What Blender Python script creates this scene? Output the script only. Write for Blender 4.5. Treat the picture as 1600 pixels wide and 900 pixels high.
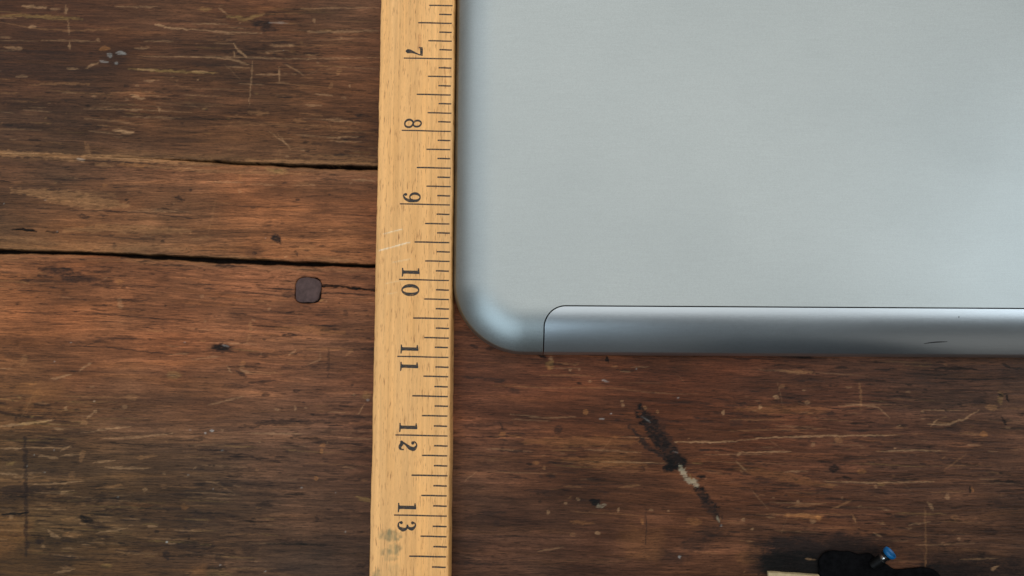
import bpy, bmesh, math, random
import numpy as np
from mathutils import Vector, Matrix

sc = bpy.context.scene
for o in list(bpy.data.objects):
    bpy.data.objects.remove(o)
COL = sc.collection
MM = 0.001                       # everything below is written in millimetres
R = math.radians

# ------------------------------------------------------------------ camera
cam = bpy.data.cameras.new('camera')
cam.sensor_width = 36.0
cam.lens = 24.0
cam.clip_start = 0.01
cam.clip_end = 50.0
camo = bpy.data.objects.new('camera', cam)
COL.objects.link(camo)
camo.location = (20.24 * MM, -23.49 * MM, 231.85 * MM)
camo.rotation_euler = (R(5.33), 0.0, R(0.101))
sc.camera = camo

# ------------------------------------------------------------------ light
world = bpy.data.worlds.new('World')
sc.world = world
world.use_nodes = True
bgn = world.node_tree.nodes['Background']
bgn.inputs[0].default_value = (1.0, 0.93, 0.85, 1)
bgn.inputs[1].default_value = 0.06


def area(name, loc, target, sx, sy, power, color):
    l = bpy.data.lights.new(name, 'AREA')
    l.shape = 'RECTANGLE'
    l.size, l.size_y = sx, sy
    l.energy = power
    l.color = color
    o = bpy.data.objects.new(name, l)
    COL.objects.link(o)
    o.location = loc
    o.rotation_euler = (Vector(target) - Vector(loc)).to_track_quat('-Z', 'Y').to_euler()
    return o


area('ceiling_light', (0.55, 1.3, 2.0), (0.55, 1.3, 0.0), 3.4, 3.4, 44, (0.995, 0.985, 0.965))
area('window_light', (-2.2, 1.1, 1.9), (0.0, 0.0, 0.0), 2.4, 2.0, 18, (0.90, 0.95, 1.0))
area('side_window_light', (1.9, 0.1, 1.45), (0.15, 0.0, 0.0), 1.0, 1.2, 7, (0.74, 0.88, 1.0))
area('skylight', (-0.85, -1.15, 1.6), (0.0, 0.0, 0.0), 1.9, 1.4, 15, (0.70, 0.87, 1.0))
area('lamp_light', (1.25, -1.45, 0.75), (0.15, 0.0, 0.0), 1.2, 0.8, 0.6, (1.0, 0.92, 0.84))

sc.view_settings.view_transform = 'Standard'
sc.view_settings.look = 'None'
sc.view_settings.exposure = 0.13
sc.view_settings.gamma = 1.0
sc.view_settings.use_curve_mapping = False


# ------------------------------------------------------------------ helpers
def s2l(c):
    return tuple(((v / 255) / 12.92 if v <= 10.31 else ((v / 255 + 0.055) / 1.055) ** 2.4) for v in c)


def link(name, me, mat=None, parent=None, loc=None):
    o = bpy.data.objects.new(name, me)
    COL.objects.link(o)
    if mat is not None:
        me.materials.append(mat)
    if parent is not None:
        o.parent = parent
    if loc is not None:
        o.location = loc
    return o


def empty(name, loc, label, cat, rotz=0.0):
    o = bpy.data.objects.new(name, None)
    COL.objects.link(o)
    o.empty_display_size = 0.01
    o.location = loc
    o.rotation_euler = (0, 0, rotz)
    o['label'] = label
    o['category'] = cat
    return o


def mesh_from(name, V, F, smooth=True):
    me = bpy.data.meshes.new(name)
    V = np.asarray(V, dtype=np.float64) * MM
    me.from_pydata([tuple(v) for v in V], [], [tuple(f) for f in F])
    if smooth:
        me.polygons.foreach_set('use_smooth', [True] * len(me.polygons))
    me.update()
    return me


def sharp(me, deg=35):
    me.set_sharp_from_angle(angle=R(deg))


def hash2(ix, iy, seed):
    h = (ix.astype(np.int64) * 374761393 + iy.astype(np.int64) * 668265263 + seed * 974634777) & 0xFFFFFFFF
    h = ((h ^ (h >> 13)) * 1274126177) & 0xFFFFFFFF
    h = (h ^ (h >> 16)) & 0xFFFFFFFF
    return h / 4294967295.0


def vnoise(x, y, seed=0):
    ix = np.floor(x)
    iy = np.floor(y)
    fx = x - ix
    fy = y - iy
    fx = fx * fx * (3 - 2 * fx)
    fy = fy * fy * (3 - 2 * fy)
    a = hash2(ix, iy, seed)
    b = hash2(ix + 1, iy, seed)
    c = hash2(ix, iy + 1, seed)
    d = hash2(ix + 1, iy + 1, seed)
    return (a * (1 - fx) + b * fx) * (1 - fy) + (c * (1 - fx) + d * fx) * fy


def fbm(x, y, seed=0, octs=4):
    s = 0
    amp = 0.5
    tot = 0
    for k in range(octs):
        s = s + amp * vnoise(x, y, seed + 17 * k)
        tot += amp
        x = x * 2.03 + 11.7
        y = y * 2.03 + 5.3
        amp *= 0.55
    return s / tot


# node helpers
def new_mat(name):
    m = bpy.data.materials.new(name)
    m.use_nodes = True
    nt = m.node_tree
    return m, nt, nt.nodes['Principled BSDF']


def N(nt, typ, **kw):
    n = nt.nodes.new(typ)
    for k, v in kw.items():
        setattr(n, k, v)
    return n


def setin(n, **kw):
    for k, v in kw.items():
        n.inputs[k.replace('_', ' ')].default_value = v
    return n


def noise_node(nt, scale_xyz, detail=4, rough=0.55, dist=0.0, src='Object'):
    tc = N(nt, 'ShaderNodeTexCoord')
    mp = N(nt, 'ShaderNodeMapping')
    mp.inputs['Scale'].default_value = scale_xyz
    nt.links.new(tc.outputs[src], mp.inputs['Vector'])
    nz = N(nt, 'ShaderNodeTexNoise')
    nz.inputs['Scale'].default_value = 1.0
    nz.inputs['Detail'].default_value = detail
    nz.inputs['Roughness'].default_value = rough
    nz.inputs['Distortion'].default_value = dist
    nt.links.new(mp.outputs[0], nz.inputs['Vector'])
    return nz.outputs['Fac']


def maprange(nt, src, a, b, c, d):
    n = N(nt, 'ShaderNodeMapRange')
    n.inputs[1].default_value = a
    n.inputs[2].default_value = b
    n.inputs[3].default_value = c
    n.inputs[4].default_value = d
    nt.links.new(src, n.inputs[0])
    return n.outputs[0]


def math_n(nt, op, a, b):
    n = N(nt, 'ShaderNodeMath', operation=op)
    for i, v in enumerate((a, b)):
        if isinstance(v, (int, float)):
            n.inputs[i].default_value = v
        else:
            nt.links.new(v, n.inputs[i])
    return n.outputs[0]


def mixc(nt, fac, a, b, blend='MIX'):
    n = N(nt, 'ShaderNodeMix', data_type='RGBA', blend_type=blend)
    for i, v in ((0, fac), (6, a), (7, b)):
        if isinstance(v, (int, float)):
            n.inputs[i].default_value = v
        elif isinstance(v, tuple):
            n.inputs[i].default_value = tuple(v) + ((1,) if len(v) == 3 else ())
        else:
            nt.links.new(v, n.inputs[i])
    return n.outputs[2]


def bump(nt, bsdf, height, strength, dist_mm):
    n = N(nt, 'ShaderNodeBump')
    n.inputs['Strength'].default_value = strength
    n.inputs['Distance'].default_value = dist_mm * MM
    nt.links.new(height, n.inputs['Height'])
    nt.links.new(n.outputs[0], bsdf.inputs['Normal'])


# ------------------------------------------------------------------ materials
def mat_old_wood():
    m, nt, b = new_mat('old_varnished_wood')
    at = N(nt, 'ShaderNodeAttribute', attribute_name='albedo')
    ro = N(nt, 'ShaderNodeAttribute', attribute_name='gloss')
    fine = noise_node(nt, (120, 2300, 1), 5, 0.65, 0.7)
    mid = noise_node(nt, (70, 420, 1), 4, 0.6, 1.0)
    speck = noise_node(nt, (900, 2600, 1), 3, 0.7)
    f1 = maprange(nt, fine, 0.25, 0.75, 0.70, 1.30)
    f2 = maprange(nt, mid, 0.25, 0.75, 0.80, 1.20)
    f3 = maprange(nt, speck, 0.2, 0.8, 0.70, 1.30)
    pore = noise_node(nt, (260, 3100, 1), 2, 0.5, 0.3)
    patch = noise_node(nt, (22, 45, 1), 3, 0.6)
    f4 = maprange(nt, math_n(nt, 'ADD', pore, math_n(nt, 'MULTIPLY', patch, 0.25)), 0.70, 0.77, 1.0, 0.52)
    f = math_n(nt, 'MULTIPLY', math_n(nt, 'MULTIPLY', math_n(nt, 'MULTIPLY', f1, f2), f3), f4)
    c = mixc(nt, 1.0, at.outputs['Color'], f, 'MULTIPLY')
    nt.links.new(c, b.inputs['Base Color'])
    r1 = maprange(nt, mid, 0.25, 0.75, -0.07, 0.07)
    r = math_n(nt, 'ADD', ro.outputs['Fac'], r1)
    nt.links.new(r, b.inputs['Roughness'])
    b.inputs['Specular IOR Level'].default_value = 0.13
    h = math_n(nt, 'ADD', math_n(nt, 'MULTIPLY', fine, 0.6), math_n(nt, 'MULTIPLY', speck, 0.4))
    bump(nt, b, h, 0.7, 0.2)
    return m


def mat_beech():
    m, nt, b = new_mat('beech_ruler_wood')
    at = N(nt, 'ShaderNodeAttribute', attribute_name='albedo')
    fleck = noise_node(nt, (2300, 230, 300), 3, 0.6, 0.15)
    lines = noise_node(nt, (900, 14, 200), 4, 0.6, 0.4)
    fine = noise_node(nt, (5000, 500, 800), 3, 0.7)
    fl = maprange(nt, fleck, 0.57, 0.70, 0.0, 0.72)
    f1 = maprange(nt, lines, 0.25, 0.75, 0.80, 1.16)
    f2 = maprange(nt, fine, 0.2, 0.8, 0.90, 1.10)
    c = mixc(nt, 1.0, at.outputs['Color'], math_n(nt, 'MULTIPLY', f1, f2), 'MULTIPLY')
    c = mixc(nt, fl, c, s2l((138, 84, 40)))
    nt.links.new(c, b.inputs['Base Color'])
    b.inputs['Roughness'].default_value = 0.42
    b.inputs['Specular IOR Level'].default_value = 0.35
    bump(nt, b, math_n(nt, 'SUBTRACT', lines, fl), 0.25, 0.08)
    return m


def mat_ink():
    m, nt, b = new_mat('printed_black_ink')
    b.inputs['Base Color'].default_value = s2l((34, 33, 32)) + (1,)
    b.inputs['Roughness'].default_value = 0.6
    worn = noise_node(nt, (2600, 420, 1), 4, 0.7, 0.2)
    blot = noise_node(nt, (500, 300, 1), 2, 0.5)
    tr = N(nt, 'ShaderNodeBsdfTransparent')
    mx = N(nt, 'ShaderNodeMixShader')
    a = maprange(nt, worn, 0.46, 0.72, 0.03, 0.8)
    a = math_n(nt, 'MULTIPLY', a, maprange(nt, blot, 0.3, 0.7, 0.5, 1.3))
    nt.links.new(a, mx.inputs[0])
    nt.links.new(b.outputs[0], mx.inputs[1])
    nt.links.new(tr.outputs[0], mx.inputs[2])
    nt.links.new(mx.outputs[0], nt.nodes['Material Output'].inputs['Surface'])
    return m


def mat_metal(name, col, rough, grain, metallic=1.0):
    m, nt, b = new_mat(name)
    br = noise_node(nt, (120, 6000, 300), 3, 0.6)
    gr = noise_node(nt, (3200, 3200, 3200), 2, 0.6)
    big = noise_node(nt, (14, 20, 10), 3, 0.5)
    f = math_n(nt, 'MULTIPLY', maprange(nt, br, 0.25, 0.75, 0.95, 1.05), maprange(nt, gr, 0.25, 0.75, 1 - grain, 1 + grain))
    c = mixc(nt, 1.0, tuple(col), f, 'MULTIPLY')
    nt.links.new(c, b.inputs['Base Color'])
    b.inputs['Metallic'].default_value = metallic
    r = math_n(nt, 'ADD', maprange(nt, gr, 0.25, 0.75, rough - 0.04, rough + 0.04), maprange(nt, big, 0.3, 0.7, -0.035, 0.035))
    nt.links.new(r, b.inputs['Roughness'])
    b.inputs['Anisotropic'].default_value = 0.0
    h = math_n(nt, 'ADD', math_n(nt, 'MULTIPLY', br, 0.35), math_n(nt, 'MULTIPLY', gr, 0.65))
    bump(nt, b, h, 0.25, 0.03)
    return m


def mat_plain(name, col, rough, metallic=0.0, var=0.25, scale=600, bs=0.3, bd=0.1, spec=0.5):
    m, nt, b = new_mat(name)
    nz = noise_node(nt, (scale, scale, scale), 4, 0.6)
    f = maprange(nt, nz, 0.25, 0.75, 1 - var, 1 + var)
    nt.links.new(mixc(nt, 1.0, tuple(col), f, 'MULTIPLY'), b.inputs['Base Color'])
    b.inputs['Roughness'].default_value = rough
    b.inputs['Metallic'].default_value = metallic
    b.inputs['Specular IOR Level'].default_value = spec
    bump(nt, b, nz, bs, bd)
    return m


WOOD = mat_old_wood()
BEECH = mat_beech()
INK = mat_ink()
ALU = mat_metal('bead_blasted_aluminium', (0.352, 0.386, 0.384), 0.42, 0.12)
PANEL = mat_metal('silver_painted_panel', (0.46, 0.51, 0.54), 0.33, 0.03, 0.95)
IRON = mat_plain('dark_peg_end', s2l((82, 64, 61)), 0.7, 0.0, 0.35, 500, 0.8, 0.4, 0.2)
GAPDIRT = mat_plain('crevice_dirt', s2l((26, 20, 16)), 0.95, 0, 0.6, 700, 0.8, 0.5, 0.1)

# ------------------------------------------------------------------ marks on the table
# millimetres on the table top: (tint, width, opacity, depth, tapered, path)
STROKES = [
 ('pale',0.85,0.7,0.03,1,[(-153.7,98.2),(-145.0,97.7)]),
 ('pale',0.64,0.45,0.03,1,[(-120.7,98.2),(-106.0,98.0)]),
 ('pale',0.64,0.4,0.03,1,[(-143.8,97.2),(-140.0,97.2)]),
 ('pale',0.85,0.6,0.03,1,[(-138.2,98.7),(-138.0,95.3)]),
 ('pale',0.64,0.45,0.03,1,[(-137.2,93.0),(-136.4,87.8)]),
 ('pale',0.74,0.6,0.03,1,[(-136.3,85.0),(-135.9,82.4)]),
 ('olive',1.27,0.65,0.03,1,[(-161.4,94.6),(-154.6,94.8),(-144.3,94.2),(-131.8,93.5)]),
 ('tan',0.64,0.5,0.03,1,[(-161.2,92.2),(-147.4,89.9),(-136.1,89.2),(-124.8,89.5),(-115.8,90.7)]),
 ('pale',0.74,0.8,0.03,1,[(-106.3,91.6),(-102.2,90.4),(-93.1,89.8)]),
 ('pale',0.64,0.6,0.03,1,[(-93.1,89.8),(-82.9,88.8),(-68.2,88.4)]),
 ('pale',0.64,0.4,0.03,1,[(-160.8,86.8),(-156.7,86.6)]),
 ('pale',0.64,0.45,0.03,1,[(-146.0,85.4),(-137.0,85.7),(-126.8,85.2)]),
 ('pale',0.64,0.4,0.03,1,[(-109.9,85.5),(-99.7,85.3)]),
 ('pale',1.27,0.5,0.03,1,[(-158.7,83.3),(-152.4,82.8)]),
 ('white',0.85,0.75,0.03,1,[(-119.8,81.0),(-117.5,81.3),(-115.7,80.6)]),
 ('white',0.85,0.6,0.03,1,[(-125.3,78.4),(-122.3,77.7)]),
 ('pale',1.06,0.55,0.03,1,[(-113.1,82.7),(-107.9,82.9)]),
 ('pale',0.53,0.5,0.03,1,[(-111.8,79.9),(-97.2,79.7),(-79.1,79.5)]),
 ('pale',0.53,0.4,0.03,1,[(-79.1,79.5),(-61.1,79.0),(-25.0,79.6)]),
 ('pale',0.85,0.6,0.03,1,[(-136.3,75.4),(-132.5,75.2)]),
 ('pale',1.06,0.6,0.03,1,[(-129.4,75.4),(-127.9,76.6),(-125.7,77.5)]),
 ('olive',1.06,0.7,0.03,1,[(-115.0,75.4),(-104.8,74.7),(-92.4,74.1),(-83.4,73.9)]),
 ('pale',0.74,0.6,0.03,1,[(-111.6,75.2),(-105.3,74.7)]),
 ('pale',1.06,0.5,0.03,1,[(-154.2,72.6),(-150.3,72.3)]),
 ('tan',0.85,0.5,0.03,1,[(-149.4,69.3),(-139.4,70.0),(-128.1,69.8)]),
 ('pale',1.27,0.65,0.03,1,[(-113.6,65.9),(-108.5,64.3)]),
 ('pale',0.74,0.5,0.03,1,[(-109.1,70.8),(-105.1,71.0)]),
 ('pale',0.85,0.5,0.03,1,[(-103.5,61.5),(-102.9,59.5)]),
 ('tan',0.64,0.5,0.03,1,[(-159.3,66.5),(-152.6,66.5)]),
 ('tan',0.64,0.4,0.03,1,[(-156.9,63.5),(-144.5,63.1)]),
 ('pale',0.53,0.35,0.03,1,[(-129.8,60.8),(-107.4,60.4),(-91.7,59.5)]),
 ('dark',1.06,0.35,0.03,1,[(-109.2,94.2),(-102.3,92.8),(-93.2,92.6)]),
 ('dark',1.27,0.4,0.03,1,[(-160.4,81.7),(-126.5,80.8)]),
 ('dark',1.06,0.35,0.03,1,[(-146.2,71.2),(-126.0,71.5)]),
 ('dark',1.69,0.4,0.03,1,[(-159.1,63.1),(-132.1,61.7)]),
 ('dark',1.69,0.4,0.03,1,[(-158.5,55.0),(-122.7,53.9)]),
 ('pale',0.85,0.5,0.03,1,[(-118.2,52.8),(-111.5,52.1)]),
 ('pale',1.06,0.6,0.03,1,[(-119.1,53.2),(-111.9,52.6)]),
 ('tan',1.06,0.5,0.03,1,[(-128.5,49.3),(-126.6,43.6)]),
 ('tan',1.69,0.45,0.03,1,[(-157.8,45.4),(-144.4,44.8),(-128.8,43.4)]),
 ('tan',1.69,0.45,0.03,1,[(-128.9,44.3),(-108.8,43.0),(-84.3,42.1)]),
 ('dark',0.64,0.6,0.03,1,[(-99.0,48.0),(-93.4,47.8)]),
 ('tan',0.64,0.4,0.03,1,[(-111.6,53.9),(-122.8,54.8)]),
 ('pale',0.74,0.55,0.03,1,[(-83.9,98.0),(-82.1,96.2),(-80.9,95.2)]),
 ('olive',1.48,0.6,0.03,1,[(-80.9,94.7),(-74.0,93.6),(-68.2,95.5)]),
 ('olive',1.27,0.4,0.03,1,[(-91.2,97.1),(-86.6,97.3)]),
 ('pale',0.64,0.5,0.03,1,[(-93.2,91.9),(-80.7,91.7)]),
 ('white',0.64,0.35,0.03,1,[(-66.0,92.4),(-59.2,92.2)]),
 ('pale',0.64,0.35,0.03,1,[(-54.9,97.6),(-27.6,97.9)]),
 ('pale',1.06,0.4,0.03,1,[(-52.3,88.9),(-41.0,89.1),(-27.0,89.4)]),
 ('pale',0.74,0.75,0.03,1,[(-78.2,84.6),(-76.3,82.0),(-73.3,79.9)]),
 ('pale',0.42,0.35,0.03,1,[(-85.0,84.6),(-78.2,84.6)]),
 ('pale',0.64,0.55,0.03,1,[(-77.9,81.8),(-77.5,79.5)]),
 ('pale',0.74,0.65,0.03,1,[(-83.6,79.4),(-78.6,78.8),(-72.5,76.9)]),
 ('pale',0.64,0.4,0.03,1,[(-92.6,79.7),(-83.6,79.4)]),
 ('pale',1.06,0.35,0.03,1,[(-65.3,83.9),(-56.7,83.9)]),
 ('pale',0.64,0.4,0.03,1,[(-66.8,81.8),(-58.9,82.1)]),
 ('pale',0.53,0.45,0.03,1,[(-71.2,78.3),(-71.6,70.2),(-71.9,61.8)]),
 ('pale',0.53,0.45,0.03,1,[(-59.9,77.2),(-56.4,75.3),(-53.0,73.0)]),
 ('pale',0.74,0.55,0.03,1,[(-92.4,74.5),(-86.8,74.1)]),
 ('pale',0.53,0.6,0.03,1,[(-69.9,73.2),(-61.6,73.4)]),
 ('pale',0.64,0.6,0.03,1,[(-61.9,76.0),(-61.5,70.4)]),
 ('pale',0.85,0.45,0.03,1,[(-48.8,66.3),(-42.7,65.6)]),
 ('pale',0.74,0.45,0.03,1,[(-52.2,62.3),(-46.6,62.1)]),
 ('tan',1.48,0.5,0.03,1,[(-72.1,59.5),(-64.9,59.1)]),
 ('pale',1.27,0.3,0.03,1,[(-44.3,57.3),(-36.2,56.4)]),
 ('dark',0.85,0.7,0.03,1,[(-35.4,58.9),(-28.6,58.2)]),
 ('tan',1.27,0.45,0.03,1,[(-55.9,56.6),(-52.1,56.3)]),
 ('pale',0.53,0.4,0.03,1,[(-64.7,52.9),(-57.4,47.6)]),
 ('pale',0.53,0.35,0.03,1,[(-61.7,52.2),(-56.6,46.0)]),
 ('dark',1.06,0.35,0.03,1,[(-92.5,77.1),(-82.4,76.6)]),
 ('tan',0.85,0.35,0.03,1,[(-53.7,59.1),(-45.9,58.6)]),
 ('pale',0.64,0.4,0.03,1,[(-44.5,50.6),(-33.4,50.9)]),
 ('pale',0.64,0.4,0.03,1,[(-43.4,49.5),(-32.2,49.1)]),
 ('tan',1.27,0.3,0.03,1,[(-80.4,56.3),(-58.0,55.0),(-33.5,54.1)]),
 ('tan',1.48,0.4,0.03,1,[(-53.2,44.2),(-27.0,42.7)]),
 ('tan',3.39,0.85,0.03,1,[(-152.9,31.8),(-143.5,30.9),(-132.4,29.8),(-123.5,28.3),(-112.3,26.3)]),
 ('tan',2.12,0.7,0.03,1,[(-143.4,29.4),(-132.2,27.1),(-116.7,25.2)]),
 ('tan',1.91,0.4,0.03,1,[(-130.3,31.2),(-116.9,29.9)]),
 ('white',0.74,0.9,0.03,1,[(-131.2,43.0),(-127.9,42.5)]),
 ('tan',1.69,0.6,0.03,1,[(-124.2,41.2),(-118.4,40.5)]),
 ('orange',1.48,0.55,0.03,1,[(-116.4,40.7),(-106.0,40.5)]),
 ('olive',1.69,0.6,0.03,1,[(-65.3,39.9),(-62.0,38.8),(-57.5,38.5)]),
 ('pale',0.85,0.55,0.03,1,[(-35.3,35.6),(-26.8,35.4)]),
 ('pale',0.74,0.4,0.03,1,[(-85.1,34.9),(-72.4,34.7)]),
 ('pale',0.64,0.35,0.03,1,[(-70.7,34.2),(-61.3,33.8)]),
 ('tan',1.06,0.4,0.03,1,[(-54.1,34.7),(-48.5,34.0)]),
 ('pale',0.53,0.35,0.03,1,[(-95.3,39.8),(-84.1,39.0)]),
 ('dark',0.53,0.6,0.15,1,[(-132.1,24.7),(-121.1,24.7),(-107.8,24.1),(-87.8,21.9)]),
 ('dark',0.42,0.5,0.12,1,[(-49.3,24.2),(-37.2,23.5),(-26.6,22.9)]),
 ('dark',0.42,0.4,0.03,1,[(-116.1,15.1),(-100.7,14.7),(-85.3,14.3)]),
 ('dark',0.42,0.35,0.03,1,[(-83.6,26.8),(-63.7,25.9),(-41.7,27.3)]),
 ('dark',1.27,0.7,0.03,1,[(-95.9,29.7),(-93.0,28.1)]),
 ('dark',0.85,0.6,0.03,1,[(-61.2,16.8),(-58.9,13.0)]),
 ('black',0.85,0.8,0.6,1,[(-151.9,18.2),(-147.1,18.0),(-143.5,17.5)]),
 ('black',0.64,0.7,0.4,1,[(-140.4,17.5),(-135.6,17.1)]),
 ('dark',0.42,0.5,0.03,1,[(-136.0,16.6),(-122.7,16.0),(-105.1,14.5)]),
 ('tan',2.97,0.6,0.03,1,[(-133.9,17.8),(-118.5,18.7),(-89.8,17.4)]),
 ('tan',2.12,0.35,0.03,1,[(-142.4,13.3),(-115.9,12.2),(-89.5,11.2)]),
 ('tan',1.69,0.35,0.03,1,[(-155.7,15.0),(-142.4,14.0)]),
 ('tan',1.27,0.45,0.03,1,[(-89.7,14.5),(-83.2,15.6)]),
 ('tan',1.69,0.35,0.03,1,[(-155.5,12.2),(-142.2,11.3)]),
 ('tan',0.64,0.3,0.03,1,[(-82.0,29.0),(-84.3,16.7)]),
 ('tan',1.27,0.5,0.03,1,[(-50.0,8.1),(-32.4,7.3)]),
 ('tan',1.06,0.4,0.03,1,[(-78.5,9.0),(-58.7,7.9)]),
 ('dark',0.74,0.6,0.03,1,[(-142.1,2.2),(-137.2,1.8)]),
 ('tan',0.74,0.5,0.03,1,[(-68.3,-17.3),(-69.5,-20.7)]),
 ('dark',0.42,0.65,0.2,1,[(-92.3,-0.7),(-80.3,-0.9),(-68.7,-1.8)]),
 ('dark',0.47,0.7,0.25,1,[(-66.7,-2.0),(-60.6,-2.2),(-54.0,-2.7)]),
 ('dark',0.42,0.6,0.2,1,[(-73.2,-3.6),(-62.7,-4.2),(-53.5,-5.5)]),
 ('dark',0.34,0.4,0.03,1,[(-80.3,1.0),(-67.2,0.8),(-55.8,0.6)]),
 ('black',0.72,0.85,0.6,0,[(-44.7,-1.3),(-38.8,-1.3),(-34.4,-2.0),(-25.6,-2.8)]),
 ('dark',0.47,0.7,0.25,1,[(-44.6,-3.5),(-36.5,-3.9),(-25.6,-4.4)]),
 ('white',0.64,0.45,0.03,1,[(-77.9,-21.4),(-75.5,-21.8)]),
 ('dark',0.42,0.5,0.03,1,[(-153.9,-10.0),(-140.8,-10.9),(-127.7,-11.1)]),
 ('dark',0.42,0.5,0.03,1,[(-121.2,-10.9),(-110.3,-11.7),(-97.2,-12.8)]),
 ('dark',0.42,0.4,0.03,1,[(-154.3,-4.4),(-141.2,-3.7)]),
 ('dark',0.53,0.55,0.03,1,[(-129.2,-21.7),(-118.4,-22.1),(-98.8,-24.2),(-94.4,-24.7)]),
 ('dark',1.06,0.4,0.03,1,[(-123.8,-21.7),(-118.5,-19.5),(-108.8,-18.9),(-102.2,-19.7)]),
 ('dark',1.06,0.35,0.03,1,[(-118.2,-6.0),(-104.0,-6.5)]),
 ('orange',2.54,0.35,0.03,1,[(-60.1,-15.5),(-47.1,-16.2),(-36.2,-17.4)]),
 ('orange',1.06,0.4,0.03,1,[(-51.2,-22.6),(-33.9,-22.8)]),
 ('dark',0.42,0.4,0.03,1,[(-71.1,-11.2),(-58.0,-13.8),(-44.9,-14.6)]),
 ('pale',0.85,0.6,0.03,1,[(-135.6,-33.1),(-131.8,-32.2),(-128.2,-31.4)]),
 ('pale',0.85,0.5,0.03,1,[(-125.9,-30.1),(-121.9,-27.5)]),
 ('pale',0.64,0.4,0.03,1,[(-152.5,-29.3),(-148.2,-29.5)]),
 ('orange',1.06,0.4,0.03,1,[(-145.0,-34.4),(-139.6,-34.6)]),
 ('pale',0.64,0.45,0.03,1,[(-95.5,-24.7),(-88.8,-24.2)]),
 ('pale',0.64,0.4,0.03,1,[(-87.8,-26.4),(-78.2,-25.1)]),
 ('pale',0.64,0.4,0.03,1,[(-96.7,-31.3),(-91.9,-32.0)]),
 ('pale',0.85,0.5,0.03,1,[(-122.3,-46.3),(-119.9,-43.7)]),
 ('tan',1.06,0.4,0.03,1,[(-71.5,-30.2),(-66.1,-30.8),(-57.4,-30.8)]),
 ('pale',0.64,0.5,0.03,1,[(-75.9,-28.3),(-74.3,-30.9)]),
 ('pale',0.85,0.5,0.03,1,[(-71.5,-29.6),(-67.8,-30.8)]),
 ('dark',1.06,0.6,0.03,1,[(-72.6,-30.2),(-69.5,-32.3)]),
 ('dark',1.27,0.35,0.03,1,[(-77.7,-35.6),(-65.9,-35.3)]),
 ('dark',0.85,0.5,0.03,1,[(-68.5,-34.1),(-59.1,-33.2)]),
 ('dark',1.48,0.45,0.03,1,[(-69.5,-24.8),(-51.2,-23.9)]),
 ('dark',1.48,0.4,0.03,1,[(-58.6,-29.5),(-53.2,-28.9)]),
 ('dark',1.27,0.4,0.03,1,[(-51.0,-28.5),(-40.2,-28.2)]),
 ('pale',0.64,0.4,0.03,1,[(-55.5,-25.0),(-52.7,-22.9)]),
 ('pale',0.42,0.35,0.03,1,[(-44.7,-23.7),(-44.6,-26.3),(-48.9,-28.0)]),
 ('pale',0.64,0.4,0.03,1,[(-81.8,-41.7),(-77.5,-40.5),(-70.1,-38.7)]),
 ('pale',0.42,0.5,0.03,1,[(-29.2,-40.8),(-31.2,-44.6)]),
 ('tan',0.85,0.5,0.03,1,[(-33.9,-23.0),(-36.0,-25.0)]),
 ('dark',0.85,0.4,0.03,1,[(-41.9,-22.6),(-41.6,-32.3)]),
 ('dark',1.91,0.5,0.03,1,[(-70.8,-48.9),(-61.2,-47.6),(-48.3,-46.6)]),
 ('dark',1.91,0.4,0.03,1,[(-48.3,-47.2),(-35.5,-46.3),(-24.8,-45.5)]),
 ('dark',1.48,0.35,0.03,1,[(-42.9,-49.3),(-24.7,-48.8)]),
 ('olive',1.06,0.6,0.03,1,[(-31.3,-71.4),(-28.9,-72.1),(-25.5,-73.1)]),
 ('pale',0.64,0.5,0.03,1,[(-49.3,-51.0),(-67.5,-50.8)]),
 ('pale',0.95,0.65,0.03,1,[(-151.1,-48.6),(-143.7,-48.0),(-134.1,-46.7)]),
 ('olive',0.85,0.5,0.03,1,[(-144.7,-47.8),(-135.2,-46.9)]),
 ('pale',0.85,0.5,0.03,1,[(-132.9,-49.0),(-130.1,-49.7)]),
 ('pale',0.64,0.65,0.03,1,[(-123.6,-50.7),(-114.6,-49.4),(-107.0,-48.6)]),
 ('pale',0.64,0.45,0.03,1,[(-116.6,-52.6),(-103.8,-52.1),(-93.2,-50.9)]),
 ('pale',0.64,0.65,0.03,1,[(-150.6,-56.0),(-143.5,-56.0)]),
 ('pale',0.53,0.5,0.03,1,[(-143.6,-55.8),(-126.7,-55.6)]),
 ('pale',0.85,0.45,0.03,1,[(-137.6,-58.3),(-131.2,-59.1)]),
 ('pale',0.64,0.5,0.03,1,[(-130.2,-58.3),(-123.6,-57.9)]),
 ('tan',1.06,0.65,0.03,1,[(-105.6,-59.1),(-98.1,-58.2)]),
 ('pale',0.64,0.5,0.03,1,[(-119.3,-60.6),(-111.9,-59.9)]),
 ('pale',0.64,0.55,0.03,1,[(-115.0,-62.2),(-99.8,-62.4)]),
 ('pale',0.85,0.55,0.03,1,[(-150.0,-64.0),(-144.0,-64.4)]),
 ('pale',0.53,0.4,0.03,1,[(-142.6,-64.2),(-134.7,-63.7)]),
 ('pale',0.53,0.5,0.03,1,[(-141.3,-67.7),(-130.6,-67.3),(-121.8,-66.6)]),
 ('pale',0.64,0.55,0.03,1,[(-138.5,-70.2),(-131.5,-70.4),(-124.8,-69.5)]),
 ('tan',0.85,0.6,0.03,1,[(-117.8,-68.9),(-109.4,-67.8)]),
 ('pale',0.64,0.45,0.03,1,[(-127.1,-55.1),(-130.2,-56.8)]),
 ('pale',0.85,0.5,0.03,1,[(-132.9,-82.2),(-131.3,-84.0),(-128.5,-85.0)]),
 ('tan',1.48,0.65,0.03,1,[(-128.1,-83.8),(-121.8,-84.2)]),
 ('pale',0.64,0.45,0.03,1,[(-116.9,-83.4),(-106.5,-81.7)]),
 ('pale',0.64,0.45,0.03,1,[(-129.9,-96.2),(-123.0,-94.8)]),
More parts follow.
